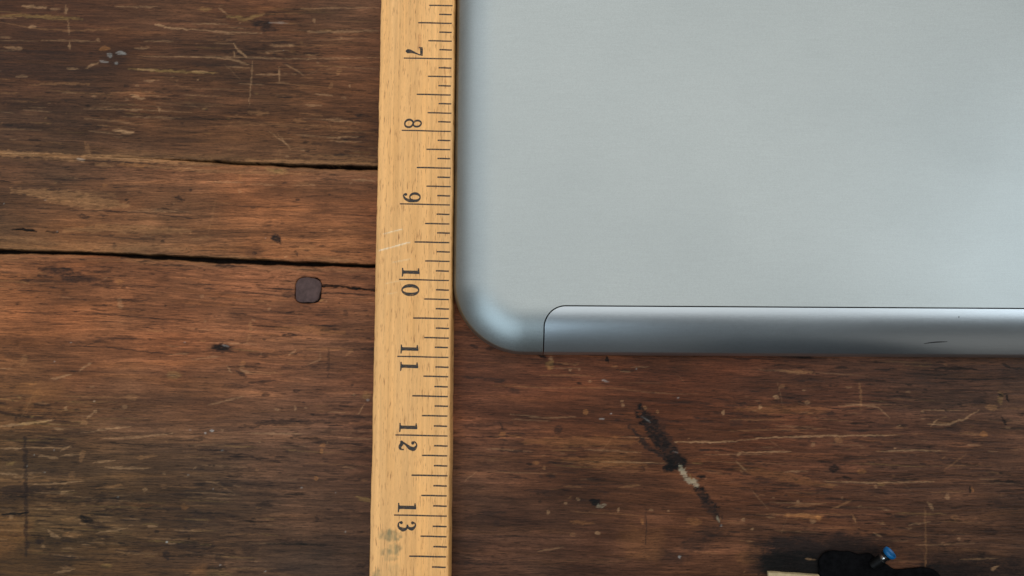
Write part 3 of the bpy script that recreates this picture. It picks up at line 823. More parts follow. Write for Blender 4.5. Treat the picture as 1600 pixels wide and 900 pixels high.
class Plank:
    """one board: a fine relief grid with albedo and gloss per vertex"""

    def __init__(self, xs, ylo, yhi, n, seed):
        self.xs = xs
        t = np.linspace(0, 1, n)
        self.lo = ylo
        self.hi = yhi
        self.X = np.repeat(xs[None, :], n, 0)
        self.Y = ylo[None, :] + t[:, None] * (yhi - ylo)[None, :]
        self.Z = np.zeros_like(self.X)
        self.C = np.zeros(self.X.shape + (3,))
        self.G = np.full(self.X.shape, 0.46)
        self.seed = seed
        self.ymin = self.Y.min(1)
        self.ymax = self.Y.max(1)

    def win(self, x0, x1, y0, y1):
        i0 = max(0, np.searchsorted(self.xs, x0) - 1)
        i1 = min(len(self.xs), np.searchsorted(self.xs, x1) + 1)
        r = np.nonzero((self.ymax >= y0) & (self.ymin <= y1))[0]
        if i1 <= i0 or len(r) == 0:
            return None
        return (slice(r[0], r[-1] + 1), slice(i0, i1))

    def paint(self, w, mask, col, depth, gloss=0.12):
        m = mask[..., None]
        col = np.array(col)
        if 0.12 < col[0] < 0.5:          # scraped varnish: the wood underneath keeps its own tone
            col = 0.6 * col + 0.4 * self.C[w] * 1.7
        elif col[0] < 0.03:
            m = np.clip(m * 1.2, 0, 1)
        self.C[w] = self.C[w] * (1 - m) + col * m
        self.Z[w] -= depth * mask
        self.G[w] += gloss * mask

    def stroke(self, tint, width, a, depth, taper, pts, rag=1.0):
        pts = np.array(pts, float)
        pad = width + 1.2
        w = self.win(pts[:, 0].min() - pad, pts[:, 0].max() + pad, pts[:, 1].min() - pad, pts[:, 1].max() + pad)
        if w is None:
            return
        X = self.X[w]
        Y = self.Y[w]
        sd = self.seed + int(abs(pts[0, 0]) * 10) % 97
        wob = min(1.1, width * 0.6)
        X2 = X + (fbm(X * 1.1, Y * 1.1, sd + 3, 2) - .5) * wob * 2
        Y2 = Y + (fbm(X * 0.6, Y * 1.6, sd, 3) - .5) * wob * 2
        seg = np.hypot(*(pts[1:] - pts[:-1]).T)
        L = seg.sum() + 1e-6
        best = np.full(X.shape, 1e9)
        tt = np.zeros(X.shape)
        acc = 0
        for k in range(len(pts) - 1):
            d = pts[k + 1] - pts[k]
            l2 = (d * d).sum() + 1e-9
            u = np.clip(((X2 - pts[k, 0]) * d[0] + (Y2 - pts[k, 1]) * d[1]) / l2, 0, 1)
            dist = np.hypot(X2 - pts[k, 0] - u * d[0], Y2 - pts[k, 1] - u * d[1])
            better = dist < best
            best = np.where(better, dist, best)
            tt = np.where(better, (acc + u * seg[k]) / L, tt)
            acc += seg[k]
        wd = width * (0.25 + 0.75 * np.sin(np.pi * np.clip(tt, 0.02, 0.98)) ** 0.6) if taper else width
        soft = min(max(0.22, width * 0.3), 0.5)
        m = np.clip((wd * 0.5 - best) / soft + 0.5, 0, 1)
        # grain shows through the mark
        g = fbm(X * 0.5, Y * 4.0, sd + 9, 3)
        m = m * a * np.clip(0.35 + 1.3 * g * rag, 0, 1.15)
        if tint == 'black' and width > 1.5:
            m = m * np.clip((fbm(X * 0.9, Y * 1.9, sd + 21, 5) - .42) * 6, 0.12, 0.95)
        m = np.clip(m, 0, 1)
        self.paint(w, m, TINT[tint], depth, 0.10)

    def blob(self, tint, rx, ry, a, rot, depth, cx, cy):
        r = max(rx, ry) * 1.5 + 0.6
        w = self.win(cx - r, cx + r, cy - r, cy + r)
        if w is None:
            return
        X = self.X[w] - cx
        Y = self.Y[w] - cy
        sd = self.seed + int(abs(cx) * 10) % 89
        big = min(rx, ry)
        k = 0.55 * big
        fx = 1.5 / (big + 0.7)
        Xn = X + (fbm(X * fx * .7, Y * fx, sd, 3) - .5) * k * 3
        Yn = Y + (fbm(X * fx * .7 + 9, Y * fx * 1.4, sd + 5, 3) - .5) * k * 2
        c, s = math.cos(R(rot)), math.sin(R(rot))
        u = (Xn * c + Yn * s) / rx
        v = (-Xn * s + Yn * c) / ry
        d = np.sqrt(u * u + v * v)
        soft = 0.35 if big < 1.6 else 0.75
        m = np.clip((1.0 - d) / soft + 0.35, 0, 1)
        m = m * m * (3 - 2 * m)
        g = fbm(X * 0.4, Y * 3.0, sd + 9, 3)
        g2 = fbm(X * 1.6, Y * 2.6, sd + 33, 3)
        k2 = 1.0 if tint in ('dark', 'black') else 0.85
        m = np.clip(m * a * k2 * np.clip(0.45 + 1.1 * g, 0, 1.1) * np.clip(0.3 + 1.4 * g2, 0, 1.1), 0, 1)
        self.paint(w, m, TINT[tint], depth, 0.10)

    def base(self, ctrl, sigma=38.0):
        X, Y = self.X, self.Y
        num = np.zeros(self.C.shape)
        den = np.zeros(X.shape)
        Xw = X + (fbm(X * 0.02, Y * 0.06, self.seed + 31, 3) - .5) * 40
        Yw = Y + (fbm(X * 0.02, Y * 0.09, self.seed + 37, 3) - .5) * 16
        for (cx, cy, col) in ctrl:
            q = np.exp(-(((Xw - cx) / sigma) ** 2 + ((Yw - cy) / (sigma * 0.45)) ** 2) * 0.5) + 1e-9
            num += q[..., None] * np.array(s2l(col))
            den += q
        C = num / den[..., None]
        sd = self.seed
        # long grain bands bending slowly
        bend = (fbm(X * 0.008, Y * 0.03, sd + 41, 3) - .5) * 9
        Yg = Y + bend + 0.036 * X
        band = fbm(X * 0.010, Yg * 0.30, sd + 2, 4)
        streak = fbm(X * 0.055, Yg * 1.15, sd + 7, 4)
        hair = fbm(X * 0.18, Yg * 3.2, sd + 13, 3)
        blotch = fbm(X * 0.045, Y * 0.09, sd + 19, 4)
        f = np.exp((band - .5) * 0.85 + (streak - .5) * 0.75 + (hair - .5) * 0.75 + (blotch - .5) * 1.1 + (fbm(X * 0.016, Y * 0.035, sd + 67, 3) - .5) * 0.9 + 0.05)
        C = C * f[..., None]
        lum = C.mean(-1, keepdims=True)
        C = lum + (C - lum) * 1.13
        # worn varnish: warmer, lighter wood shows in ragged streaks
        worn = np.clip((fbm(X * 0.035, Yg * 0.55, sd + 23, 5) - 0.56) * 5, 0, 1)[..., None]
        C = C * (1 - 0.45 * worn) + (C * np.array([1.30, 1.22, 1.05]) + np.array([.016, .008, .003])) * 0.45 * worn
        # reddish / greyish drift of the stain
        hue = (fbm(X * 0.03, Y * 0.05, sd + 29, 3) - .5)[..., None]
        C = C * (1 + hue * np.array([0.20, -0.05, -0.25]))
        # the varnish is a warm yellow brown; deepen its darks
        C = C * np.array([1.0, 0.965, 0.86])
        ref = C.reshape(-1, 3).mean(0)
        C = ref * (C / ref) ** 1.12
        self.C = np.clip(C, 0.004, 0.9)
        self.Z += (streak - .5) * 0.08 + (hair - .5) * 0.08
        self.G = 0.47 + (blotch - .5) * 0.28 + (streak - .5) * 0.2

    def edges(self, lo=None, hi=None):
        """worn long edges; lo / hi give the width of the joint along x"""
        X, Y = self.X, self.Y
        for W, E, sg in ((lo, self.lo, 1), (hi, self.hi, -1)):
            if W is None:
                continue
            k = np.clip(W / 0.7, 0.05, 1)[None, :]
            d = (Y - E[None, :]) * sg
            r = 0.45 + 0.7 * fbm(X * 0.12, Y * 0.0 + sg, self.seed + 51, 3)
            q = np.clip(1 - d / r, 0, 1)
            self.Z -= 0.5 * q ** 2 * k
            lip = np.clip(1 - d / (3.4 * r), 0, 1) * np.clip((fbm(X * 0.05, Y * 0.5, self.seed + 57, 4) - .40) * 5, 0, 1)
            self.C = self.C * (1 - 0.5 * lip[..., None]) + np.array(TINT['tan']) * 0.5 * lip[..., None]
            dirt = (np.clip(1 - d / 0.4, 0, 1) * k)[..., None]
            self.C = self.C * (1 - 0.8 * dirt) + np.array(TINT['black']) * 0.8 * dirt

    def build(self, name, parent, thick):
        ny, nx = self.X.shape
        # rim rows and columns so the board has real sides
        top = np.stack([self.X, self.Y, self.Z], -1)

        def ring(A, fill):
            out = np.empty((ny + 2, nx + 2) + A.shape[2:])
            out[1:-1, 1:-1] = A
            out[0, 1:-1] = A[0]
            out[-1, 1:-1] = A[-1]
            out[:, 0] = out[:, 1]
            out[:, -1] = out[:, -2]
            return out
        V = ring(top, None)
        for sl in ((0, slice(None)), (-1, slice(None)), (slice(None), 0), (slice(None), -1)):
            V[sl][..., 2] = -thick
        C = ring(self.C, None)
        G = ring(self.G[..., None], None)[..., 0]
        NY, NX = ny + 2, nx + 2
        idx = np.arange(NY * NX).reshape(NY, NX)
        quads = np.stack([idx[:-1, :-1], idx[:-1, 1:], idx[1:, 1:], idx[1:, :-1]], -1).reshape(-1, 4)
        me = bpy.data.meshes.new(name)
        nv, nq = NY * NX, len(quads)
        me.vertices.add(nv)
        me.vertices.foreach_set('co', (V.reshape(-1) * MM).astype(np.float32))
        me.loops.add(nq * 4)
        me.loops.foreach_set('vertex_index', quads.reshape(-1).astype(np.int32))
        me.polygons.add(nq)
        me.polygons.foreach_set('loop_start', (np.arange(nq) * 4).astype(np.int32))
        me.polygons.foreach_set('use_smooth', np.ones(nq, dtype=bool))
        me.update(calc_edges=True)
        a = me.attributes.new('albedo', 'FLOAT_COLOR', 'POINT')
        rgba = np.ones((nv, 4), dtype=np.float32)
        rgba[:, :3] = C.reshape(-1, 3)
        a.data.foreach_set('color', rgba.reshape(-1))
        g = me.attributes.new('gloss', 'FLOAT', 'POINT')
        g.data.foreach_set('value', np.clip(G, 0.22, 0.95).reshape(-1).astype(np.float32))
        return link(name, me, WOOD, parent, (0, 0, 22 * MM))


# ------------------------------------------------------------------ table
table = empty('wooden_table', (0, 0, -22 * MM), 'old dark brown wooden table top of scratched boards under the ruler', 'table')


def axis(a, b, c, d, fine):
    """coordinates: coarse from a to b, fine from b to c, coarse from c to d"""
    l = np.arange(a, b, 6.0)
    f = np.arange(b, c, fine)
    r = np.arange(c, d + 0.1, 6.0)
    return np.concatenate([l, f, r])


xl = axis(-460, -166, 5, 500, 0.36)
xr = axis(-460, -166, 205, 500, 0.36)


def gap1(x, off):
    c = 44.7 - 0.0359 * (x + 157.8) + 0.35 * np.sin(x * 0.045 + 0.6)
    w = np.interp(x, [-160, -128, -122, -100, -84, -70, -50, -26, 300], [0.05, 0.05, 0.05, 0.2, 0.8, 0.75, 0.95, 1.2, 1.2])
    if off == 9:
        return w
    rag = (fbm(x * 0.25, np.full_like(x, off * 7.0), 5 + int(off > 0), 4) - .5) * 0.7
    return c + off * w * 0.5 + rag * np.minimum(w, 1.0)


def gap2(x, off):
    c = np.interp(x, [-460, -155, -118, -82, -55, -26, 500], [20.0, 10.5, 9.6, 7.6, 6.5, 5.6, -12.0])
    w = np.interp(x, [-160, -125, -100, -75, -55, -40, 300], [1.25, 1.0, 1.5, 1.85, 1.35, 1.1, 1.0])
    if off == 9:
        return w
    rag = (fbm(x * 0.22, np.full_like(x, off * 9.0), 15 + int(off > 0), 4) - .5) * 0.8
    return c + off * w * 0.5 + rag


def rand_marks(pl, rng, boxes):
    for (x0, x1, y0, y1, npale, ndark, nchip, ndust) in boxes:
        def P():
            # wear comes in clusters
            for k in range(12):
                x, y = rng.uniform(x0, x1), rng.uniform(y0, y1)
                if float(fbm(np.array([x * .028]), np.array([y * .05]), 401, 3)[0]) > 0.44 + 0.22 * rng.random():
                    break
            return x, y
        for i in range(npale):
            x, y = P()
            L = rng.choice([1.5, 3, 5, 8, 14, 22]) * rng.uniform(.6, 1.3)
            sl = rng.gauss(-0.036, 0.035)
            pl.stroke(rng.choice(['pale', 'tan', 'tan', 'pale', 'olive']), rng.uniform(.25, .6), rng.uniform(.10, .42), .02, 1,
                      [(x, y), (x + L * .5, y + sl * L * .5 + rng.uniform(-.2, .2)), (x + L, y + sl * L)])
        for i in range(ndark):
            x, y = P()
            L = rng.choice([1, 2, 3.5, 6, 11]) * rng.uniform(.6, 1.3)
            sl = rng.gauss(-0.036, 0.03)
            pl.stroke(rng.choice(['dark', 'dark', 'black']), rng.uniform(.25, .75), rng.uniform(.2, .6), .03, 1, [(x, y), (x + L, y + sl * L)])
        for i in range(nchip):
            x, y = P()
            pl.blob(rng.choice(['pale', 'tan', 'tan', 'olive', 'pale']), rng.uniform(.25, 1.0), rng.uniform(.2, .5), rng.uniform(.2, .55), rng.uniform(-40, 40), .02, x, y)
        for i in range(nchip // 3):
            x, y = P()
            an = rng.uniform(0, math.pi)
            L = rng.uniform(2, 9)
            pl.stroke('pale', rng.uniform(.2, .4), rng.uniform(.10, .3), .015, 1, [(x, y), (x + L * math.cos(an), y + L * math.sin(an))])
        for i in range(ndust):
            x, y = P()
            pl.blob('white', .22, .2, rng.uniform(.3, .7), 0, 0, x, y)


# colours of the varnish where it differs, fading light painted in towards the bottom: (x, y, sRGB)
CT_UP = [(-150, 95, (74, 50, 38)), (-110, 90, (80, 54, 41)), (-60, 95, (88, 61, 46)), (-30, 90, (90, 62, 48)), (-150, 70, (72, 49, 38)),
         (-100, 72, (80, 54, 42)), (-60, 70, (92, 63, 46)), (-30, 65, (88, 60, 46)), (-150, 50, (74, 53, 41)), (-90, 50, (92, 64, 46)), (-40, 50, (98, 68, 49)), (120, 70, (86, 58, 44))]
CT_MID = [(-150, 35, (100, 69, 55)), (-110, 34, (104, 70, 54)), (-60, 34, (106, 72, 54)), (-30, 34, (102, 68, 54)), (-150, 18, (112, 82, 58)), (-100, 16, (114, 80, 56)),
          (-60, 18, (120, 80, 56)), (-35, 22, (122, 80, 55)), (120, 20, (100, 70, 52))]
CT_LOW = [(-150, 0, (116, 76, 54)), (-110, -5, (114, 74, 54)), (-60, -5, (118, 76, 56)), (-32, -5, (116, 76, 56)), (-150, -25, (108, 74, 52)), (-100, -25, (108, 71, 53)),
          (-50, -25, (106, 72, 53)), (-30, -30, (98, 66, 52)), (-150, -50, (86, 61, 42)), (-100, -50, (88, 62, 47)), (-50, -55, (85, 60, 48)), (-150, -75, (74, 55, 37)),
          (-110, -75, (76, 55, 41)), (-60, -75, (74, 55, 44)), (-32, -80, (74, 55, 45)), (-100, -92, (76, 53, 40)), (-50, -92, (70, 53, 43)), (-148, -92, (86, 62, 35)),
          (12, -35, (88, 58, 48)), (50, -40, (96, 57, 41)), (90, -40, (84, 50, 37)), (130, -40, (82, 52, 40)), (175, -38, (76, 56, 46)), (12, -60, (85, 57, 46)), (50, -58, (98, 62, 39)),
          (90, -60, (82, 51, 38)), (130, -58, (84, 50, 37)), (180, -58, (73, 54, 44)), (12, -85, (74, 55, 46)), (50, -80, (81, 50, 37)), (90, -88, (72, 47, 34)), (130, -80, (70, 46, 34)), (180, -80, (64, 47, 38))]


def make_table():
    rng = random.Random(4)
    up = Plank(xl, gap1(xl, 1), np.full_like(xl, 260.0), 290, 100)
    mid = Plank(xl, gap2(xl, 1), gap1(xl, -1), 130, 200)
    low = Plank(xr, np.full_like(xr, -250.0), gap2(xr, -1), 540, 300)
    # finer rows where the camera looks, coarser towards the far sides
    n = low.X.shape[0]
    t = np.concatenate([np.linspace(0, 0.56, 30, endpoint=False), np.linspace(0.56, 1, n - 30)])
    low.Y = low.lo[None, :] + t[:, None] * (low.hi - low.lo)[None, :]
    low.ymin, low.ymax = low.Y.min(1), low.Y.max(1)
    n = up.X.shape[0]
    t = np.concatenate([np.linspace(0, 0.31, n - 30, endpoint=False), np.linspace(0.31, 1, 30)])
    up.Y = up.lo[None, :] + t[:, None] * (up.hi - up.lo)[None, :]
    up.ymin, up.ymax = up.Y.min(1), up.Y.max(1)
    up.base(CT_UP)
    mid.base(CT_MID)
    low.base(CT_LOW)
    up.edges(gap1(xl, 9), None)
    mid.edges(gap2(xl, 9), gap1(xl, 9))
    low.edges(None, gap2(xr, 9))
    rand_marks(up, rng, [(-165, -22, 42, 104, 190, 230, 26, 1)])
    rand_marks(mid, rng, [(-165, -22, 8, 44, 30, 110, 12, 1)])
    rand_marks(low, rng, [(-165, -22, -40, 10, 36, 330, 18, 0), (-165, -22, -104, -40, 110, 420, 16, 1), (-165, -85, -100, -38, 130, 120, 8, 0),
                          (-2, 205, -104, -24, 170, 900, 40, 0)])
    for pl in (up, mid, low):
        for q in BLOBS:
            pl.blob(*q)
        for q in STROKES:
            pl.stroke(*q)
    # seat of the nail: a narrow crevice with its shadow painted black, wider at lower right
    w = low.win(-58, -40, -12, 6)
    X, Y = low.X[w] + 49.4, low.Y[w] + 2.6
    d = (np.abs(X) ** 3.6 + np.abs(Y) ** 3.6) ** (1 / 3.6)
    lean = 0.25 * (X - Y) / (np.hypot(X, Y) + .1) + (fbm(X * 0.6, Y * 0.6, 93, 3) - .5) * 1.0
    m = np.clip((4.6 + 0.45 * lean - d) / 0.3, 0, 1)
    low.paint(w, m * 0.9, TINT['black'], 0.9, 0.1)
    for pl in (up, mid, low):
        pl.build('plank', table, 22.0)
    # dirt packed into the two joints, well below the surface
    for g, n in ((gap1, 1.3), (gap2, 1.7)):
        xs = np.arange(-458, 498, 2.0)
        V, F = [], []
        for x in xs:
            c = float((g(np.array([x]), 1)[0] + g(np.array([x]), -1)[0]) / 2)
            z = -3.6 + 2.0 * (float(fbm(np.array([x * .12]), np.array([1.0]), 77, 3)[0]) - .5)
            V += [(x, c - 1.6, z - .3), (x, c, z), (x, c + 1.6, z - .3), (x, c + 1.6, z - 6), (x, c - 1.6, z - 6)]
        k = 5
        for i in range(len(xs) - 1):
            for j in range(k):
                a, b = i * k + j, i * k + (j + 1) % k
                F.append((a, a + k, b + k, b))
        F += [tuple(range(k)), tuple(range((len(xs) - 1) * k, len(xs) * k))[::-1]]
        link('joint_dirt', mesh_from('joint_dirt', V, F), GAPDIRT, table, (0, 0, 22 * MM))
    # square nail head
    V, F = [], []
    prof = [(4.25, -6.0), (4.3, -0.4), (4.25, 0.08), (4.05, 0.24), (2.2, 0.3), (0.6, 0.26)]
    nn = 48
    for r, z in prof:
        for i in range(nn):
            a = 2 * math.pi * i / nn
            c, s = math.cos(a), math.sin(a)
            q = (abs(c) ** 3.6 + abs(s) ** 3.6) ** (-1 / 3.6)
            q *= 1 + 0.035 * math.sin(3 * a + 1) + 0.025 * math.sin(5 * a) + 0.012 * math.sin(11 * a + 2)
            if c < 0 and s > 0:
                q *= 1 - 0.06 * math.sin(2 * a) ** 2
            V.append((r * q * c, r * q * s * 1.0, z + 0.06 * math.sin(2 * a + r)))
    for k in range(len(prof) - 1):
        for i in range(nn):
            j = (i + 1) % nn
            F.append((k * nn + i, k * nn + j, (k + 1) * nn + j, (k + 1) * nn + i))
    F.append(tuple(range((len(prof) - 1) * nn, len(prof) * nn)))
    F.append(tuple(range(nn))[::-1])
    o = link('peg_head', mesh_from('peg_head', V, F), IRON, table, (-49.4 * MM, -2.6 * MM, 22 * MM))
    o.rotation_euler = (0, 0, R(-3))
    o['label'] = 'dark rounded square peg head set flush in the lower board'


make_table()

# ------------------------------------------------------------------ ruler
RH = 6.5
RW = 25.0
ruler = empty('ruler', (0, 0, 0.05 * MM), 'pale beech wooden ruler with black inch marks along the silver tablet', 'ruler')


def make_ruler():
    y0, y1 = -150.0, 160.0
    xs = np.concatenate([[-RW - 0.25, -RW - 0.22, -RW - 0.1], np.linspace(-RW + 0.15, -0.2, 84), [-0.02, 0.2, 0.5]])
    zs = np.concatenate([[-0.0, RH - 0.5, RH - 0.12], np.full(84, RH), [RH - 0.1, RH - 0.55, 0.0]])
    ys = np.concatenate([[y0], np.arange(-104, 106, 0.34), [y1]])
    ny, nx = len(ys), len(xs)
    X = np.repeat(xs[None], ny, 0)
    Y = np.repeat(ys[:, None], nx, 1)
    Z = np.repeat(zs[None], ny, 0)
    # slightly dented edges
    edge = (fbm(Y * 0.2, X * 0 + 2, 8, 5) - .5) * 0.4
    X = X + np.where(np.abs(X + RW / 2) > RW / 2 - 0.3, edge, 0)
    base = np.array(s2l((236, 178, 110)))
    C = np.ones((ny, nx, 3)) * base
    f = np.exp((fbm(X * 0.5, Y * 0.010, 3, 4) - .5) * 0.30 + (fbm(X * 0.12, Y * 0.03, 6, 3) - .5) * 0.22)
    C = C * f[..., None]
    hue = (fbm(X * 0.25, Y * 0.02, 12, 3) - .5)[..., None]
    C = C * (1 + hue * np.array([-.05, .05, .25]))

    def mix(m, col):
        nonlocal C
        C = C * (1 - m[..., None]) + np.array(s2l(col)) * m[..., None]
    # handling dirt on the long edges
    dl = np.clip(1 - (X + RW + 0.2) / 1.6, 0, 1) + np.clip(1 - (0.1 - X) / 1.0, 0, 1)
    mix(np.clip(dl, 0, 1) * 0.35 * fbm(X, Y * 0.1, 4, 3), (150, 96, 44))

    def line(p, q, w, col, a):
        d = np.array(q) - np.array(p)
        u = np.clip(((X - p[0]) * d[0] + (Y - p[1]) * d[1]) / (d @ d), 0, 1)
        dist = np.hypot(X - p[0] - u * d[0], Y - p[1] - u * d[1])
        m = np.clip((w / 2 - dist) / 0.22 + .5, 0, 1) * a * np.clip(fbm(X * 2, Y * 2, 44, 3) * 1.7 - .1, 0, 1)
        mix(m, col)
    # pale scratches
    line((-22.8, 15.6), (-16.6, 17.2), 0.35, (242, 220, 180), .8)
    line((-24.0, 10.0), (-14.0, 12.8), 0.4, (246, 226, 190), .95)
    line((-19.5, 6.0), (-13.5, 7.2), 0.3, (240, 215, 170), .6)
    line((-21.5, -1.0), (-15.5, 0.2), 0.3, (240, 215, 170), .45)
    line((-21.0, -4.5), (-18.0, -4.1), 0.3, (240, 215, 170), .4)
    line((-11.6, 84.5), (-11.6, 80.0), 1.2, (184, 118, 66), .55)
    line((-3.0, 73.5), (-2.6, 66.0), 0.5, (150, 90, 48), .6)
    line((-14.5, 67.0), (-14.7, 60.0), 0.4, (150, 96, 48), .5)
    # faded green stamp
    sn = fbm(X * 0.9, Y * 0.25, 61, 4)

    def stamp(cx, cy, rx, ry, a, pw=3.0):
        d = (np.abs((X - cx) / rx) ** pw + np.abs((Y - cy) / ry) ** pw) ** (1 / pw) + (fbm(X * 0.8, Y * 0.8, 63, 3) - .5) * 0.9
        mix(np.clip((1 - d) * 2.5, 0, 1) * a * np.clip(sn * 2.0 - .35, 0, 1), (112, 112, 78))
    stamp(-19.0, -82.2, 4.0, 2.0, .85)
    stamp(-17.2, -86.6, 2.2, 2.0, .75)
    stamp(-20.0, -87.5, 2.6, 1.3, .6)
    stamp(-18.6, -89.3, 2.2, 1.0, .5)
    stamp(-22.8, -95.0, 1.4, 2.4, .8)
    stamp(-17.0, -93.5, 2.2, 3.0, .25)
    idx = np.arange(ny * nx).reshape(ny, nx)
    quads = np.stack([idx[:-1, :-1], idx[:-1, 1:], idx[1:, 1:], idx[1:, :-1]], -1).reshape(-1, 4).tolist()
    quads += [tuple(idx[0, ::-1]), tuple(idx[-1])]
    quads += [(idx[i, 0], idx[i + 1, 0], idx[i + 1, -1], idx[i, -1]) for i in range(ny - 1)]
    V = np.stack([X, Y, Z], -1).reshape(-1, 3)
    me = mesh_from('blade', V, quads)
    a = me.attributes.new('albedo', 'FLOAT_COLOR', 'POINT')
    rgba = np.ones((ny * nx, 4), dtype=np.float32)
    rgba[:, :3] = np.clip(C, 0, 1).reshape(-1, 3)
    a.data.foreach_set('color', rgba.reshape(-1))
    sharp(me, 50)
    link('blade', me, BEECH, ruler)


make_ruler()

# ---- printing on the ruler
PZ = RH + 0.02


def band_poly(pts, widths, z, V, F, bold=1.38):
    """ribbon of varying width along a smooth path"""
    pts = [Vector(p) for p in pts]
    # Catmull-Rom resample
    out, ws = [], []
    n = len(pts)
    for i in range(n - 1):
        p0, p1, p2, p3 = pts[max(i - 1, 0)], pts[i], pts[i + 1], pts[min(i + 2, n - 1)]
        for k in range(7):
            t = k / 7
            out.append(0.5 * ((2 * p1) + (p2 - p0) * t + (2 * p0 - 5 * p1 + 4 * p2 - p3) * t * t + (3 * p1 - p0 - 3 * p2 + p3) * t ** 3))
            ws.append(widths[i] * (1 - t) + widths[i + 1] * t)
    out.append(pts[-1])
    ws.append(widths[-1])
    b = len(V)
    for i, p in enumerate(out):
        d = (out[min(i + 1, len(out) - 1)] - out[max(i - 1, 0)])
        d.normalize()
        nrm = Vector((-d.y, d.x)) * ws[i] * 0.5 * bold
        V.append((p.x + nrm.x, p.y + nrm.y, z))
        V.append((p.x - nrm.x, p.y - nrm.y, z))
    for i in range(len(out) - 1):
        F.append((b + 2 * i, b + 2 * i + 1, b + 2 * i + 3, b + 2 * i + 2))


def disc(cx, cy, rx, ry, z, V, F, n=18):
    b = len(V)
    for i in range(n):
        a = 2 * math.pi * i / n
        V.append((cx + rx * math.cos(a), cy + ry * math.sin(a), z))
    F.append(tuple(range(b, b + n)))


def poly(pts, z, V, F):
    b = len(V)
    V += [(x, y, z) for x, y in pts]
    F.append(tuple(range(b, b + len(pts))))


def oval(cx, cy, rx, ry, side, thin, z, V, F, tilt=0.0):
    pts, ws = [], []
    for i in range(17):
        a = 2 * math.pi * i / 16
        pts.append((cx + rx * math.cos(a) + tilt * math.sin(a), cy + ry * math.sin(a)))
        ws.append(thin + (side - thin) * abs(math.cos(a)) ** 1.4)
    band_poly(pts, ws, z, V, F)


def glyph(ch):
    """old style printed numerals, unit cap height 5.9 mm, drawn upright from the baseline"""
    V, F = [], []
    h = 5.9
    if ch == '1':
        poly([(0.15, 0), (3.1, 0), (3.1, .38), (2.25, .5), (2.1, .75), (2.1, h), (1.55, h), (.2, h - .25), (.2, h - .62), (1.0, h - .72), (1.0, .75), (.9, .5), (.15, .38)], 0, V, F)
    elif ch == '0':
        oval(1.85, h / 2, 1.45, h / 2 - .2, .85, .28, 0, V, F)
    elif ch == '7':
        poly([(.1, h - 1.45), (.35, h - 1.45), (.55, h - 1.0), (3.0, h - .85), (3.15, h - .5), (3.15, h), (.45, h), (.35, h - .25), (.1, h)], 0, V, F)
        band_poly([(2.95, h - .75), (2.5, h - 1.9), (1.95, 2.6), (1.65, 1.4), (1.6, .55)], [.3, .32, .6, 1.0, 1.15], .004, V, F)
        disc(1.6, .55, .57, .55, .008, V, F)
    elif ch == '8':
        oval(1.6, 4.35, 1.05, 1.35, .5, .36, 0, V, F, -.12)
        oval(1.6, 1.55, 1.3, 1.4, .55, .36, .004, V, F, -.12)
    elif ch == '9':
        oval(1.65, 3.95, 1.25, 1.72, .72, .3, 0, V, F)
        band_poly([(2.9, 3.95), (2.85, 2.2), (2.2, .75), (1.2, .15), (.45, .45)], [.72, .78, .6, .35, .3], .004, V, F)
        disc(.72, .85, .5, .5, .008, V, F)
    elif ch == '2':
        band_poly([(.75, 4.4), (.55, 5.1), (1.6, 5.72), (2.75, 4.9), (2.5, 3.6), (1.4, 2.2), (.45, .75)], [.3, .3, .32, .95, .9, .5, .35], 0, V, F)
        disc(.9, 4.45, .55, .52, .004, V, F)
        band_poly([(.3, .5), (1.0, .95), (2.1, .35), (2.9, .6), (3.05, 1.6)], [.5, .85, .75, .5, .25], .008, V, F)
    elif ch == '3':
        band_poly([(.65, 4.85), (.9, 5.55), (1.8, 5.6), (2.6, 4.6), (2.2, 3.4), (1.3, 3.1)], [.3, .3, .4, .85, .55, .3], 0, V, F)
        disc(.75, 4.75, .5, .48, .004, V, F)
        band_poly([(1.3, 3.1), (2.4, 2.9), (2.85, 1.7), (2.1, .35), (.9, .3), (.45, 1.0)], [.3, .5, .95, .5, .3, .3], .008, V, F)
        disc(.7, 1.15, .5, .48, .012, V, F)
    return mesh_from('numeral', V, F, False)


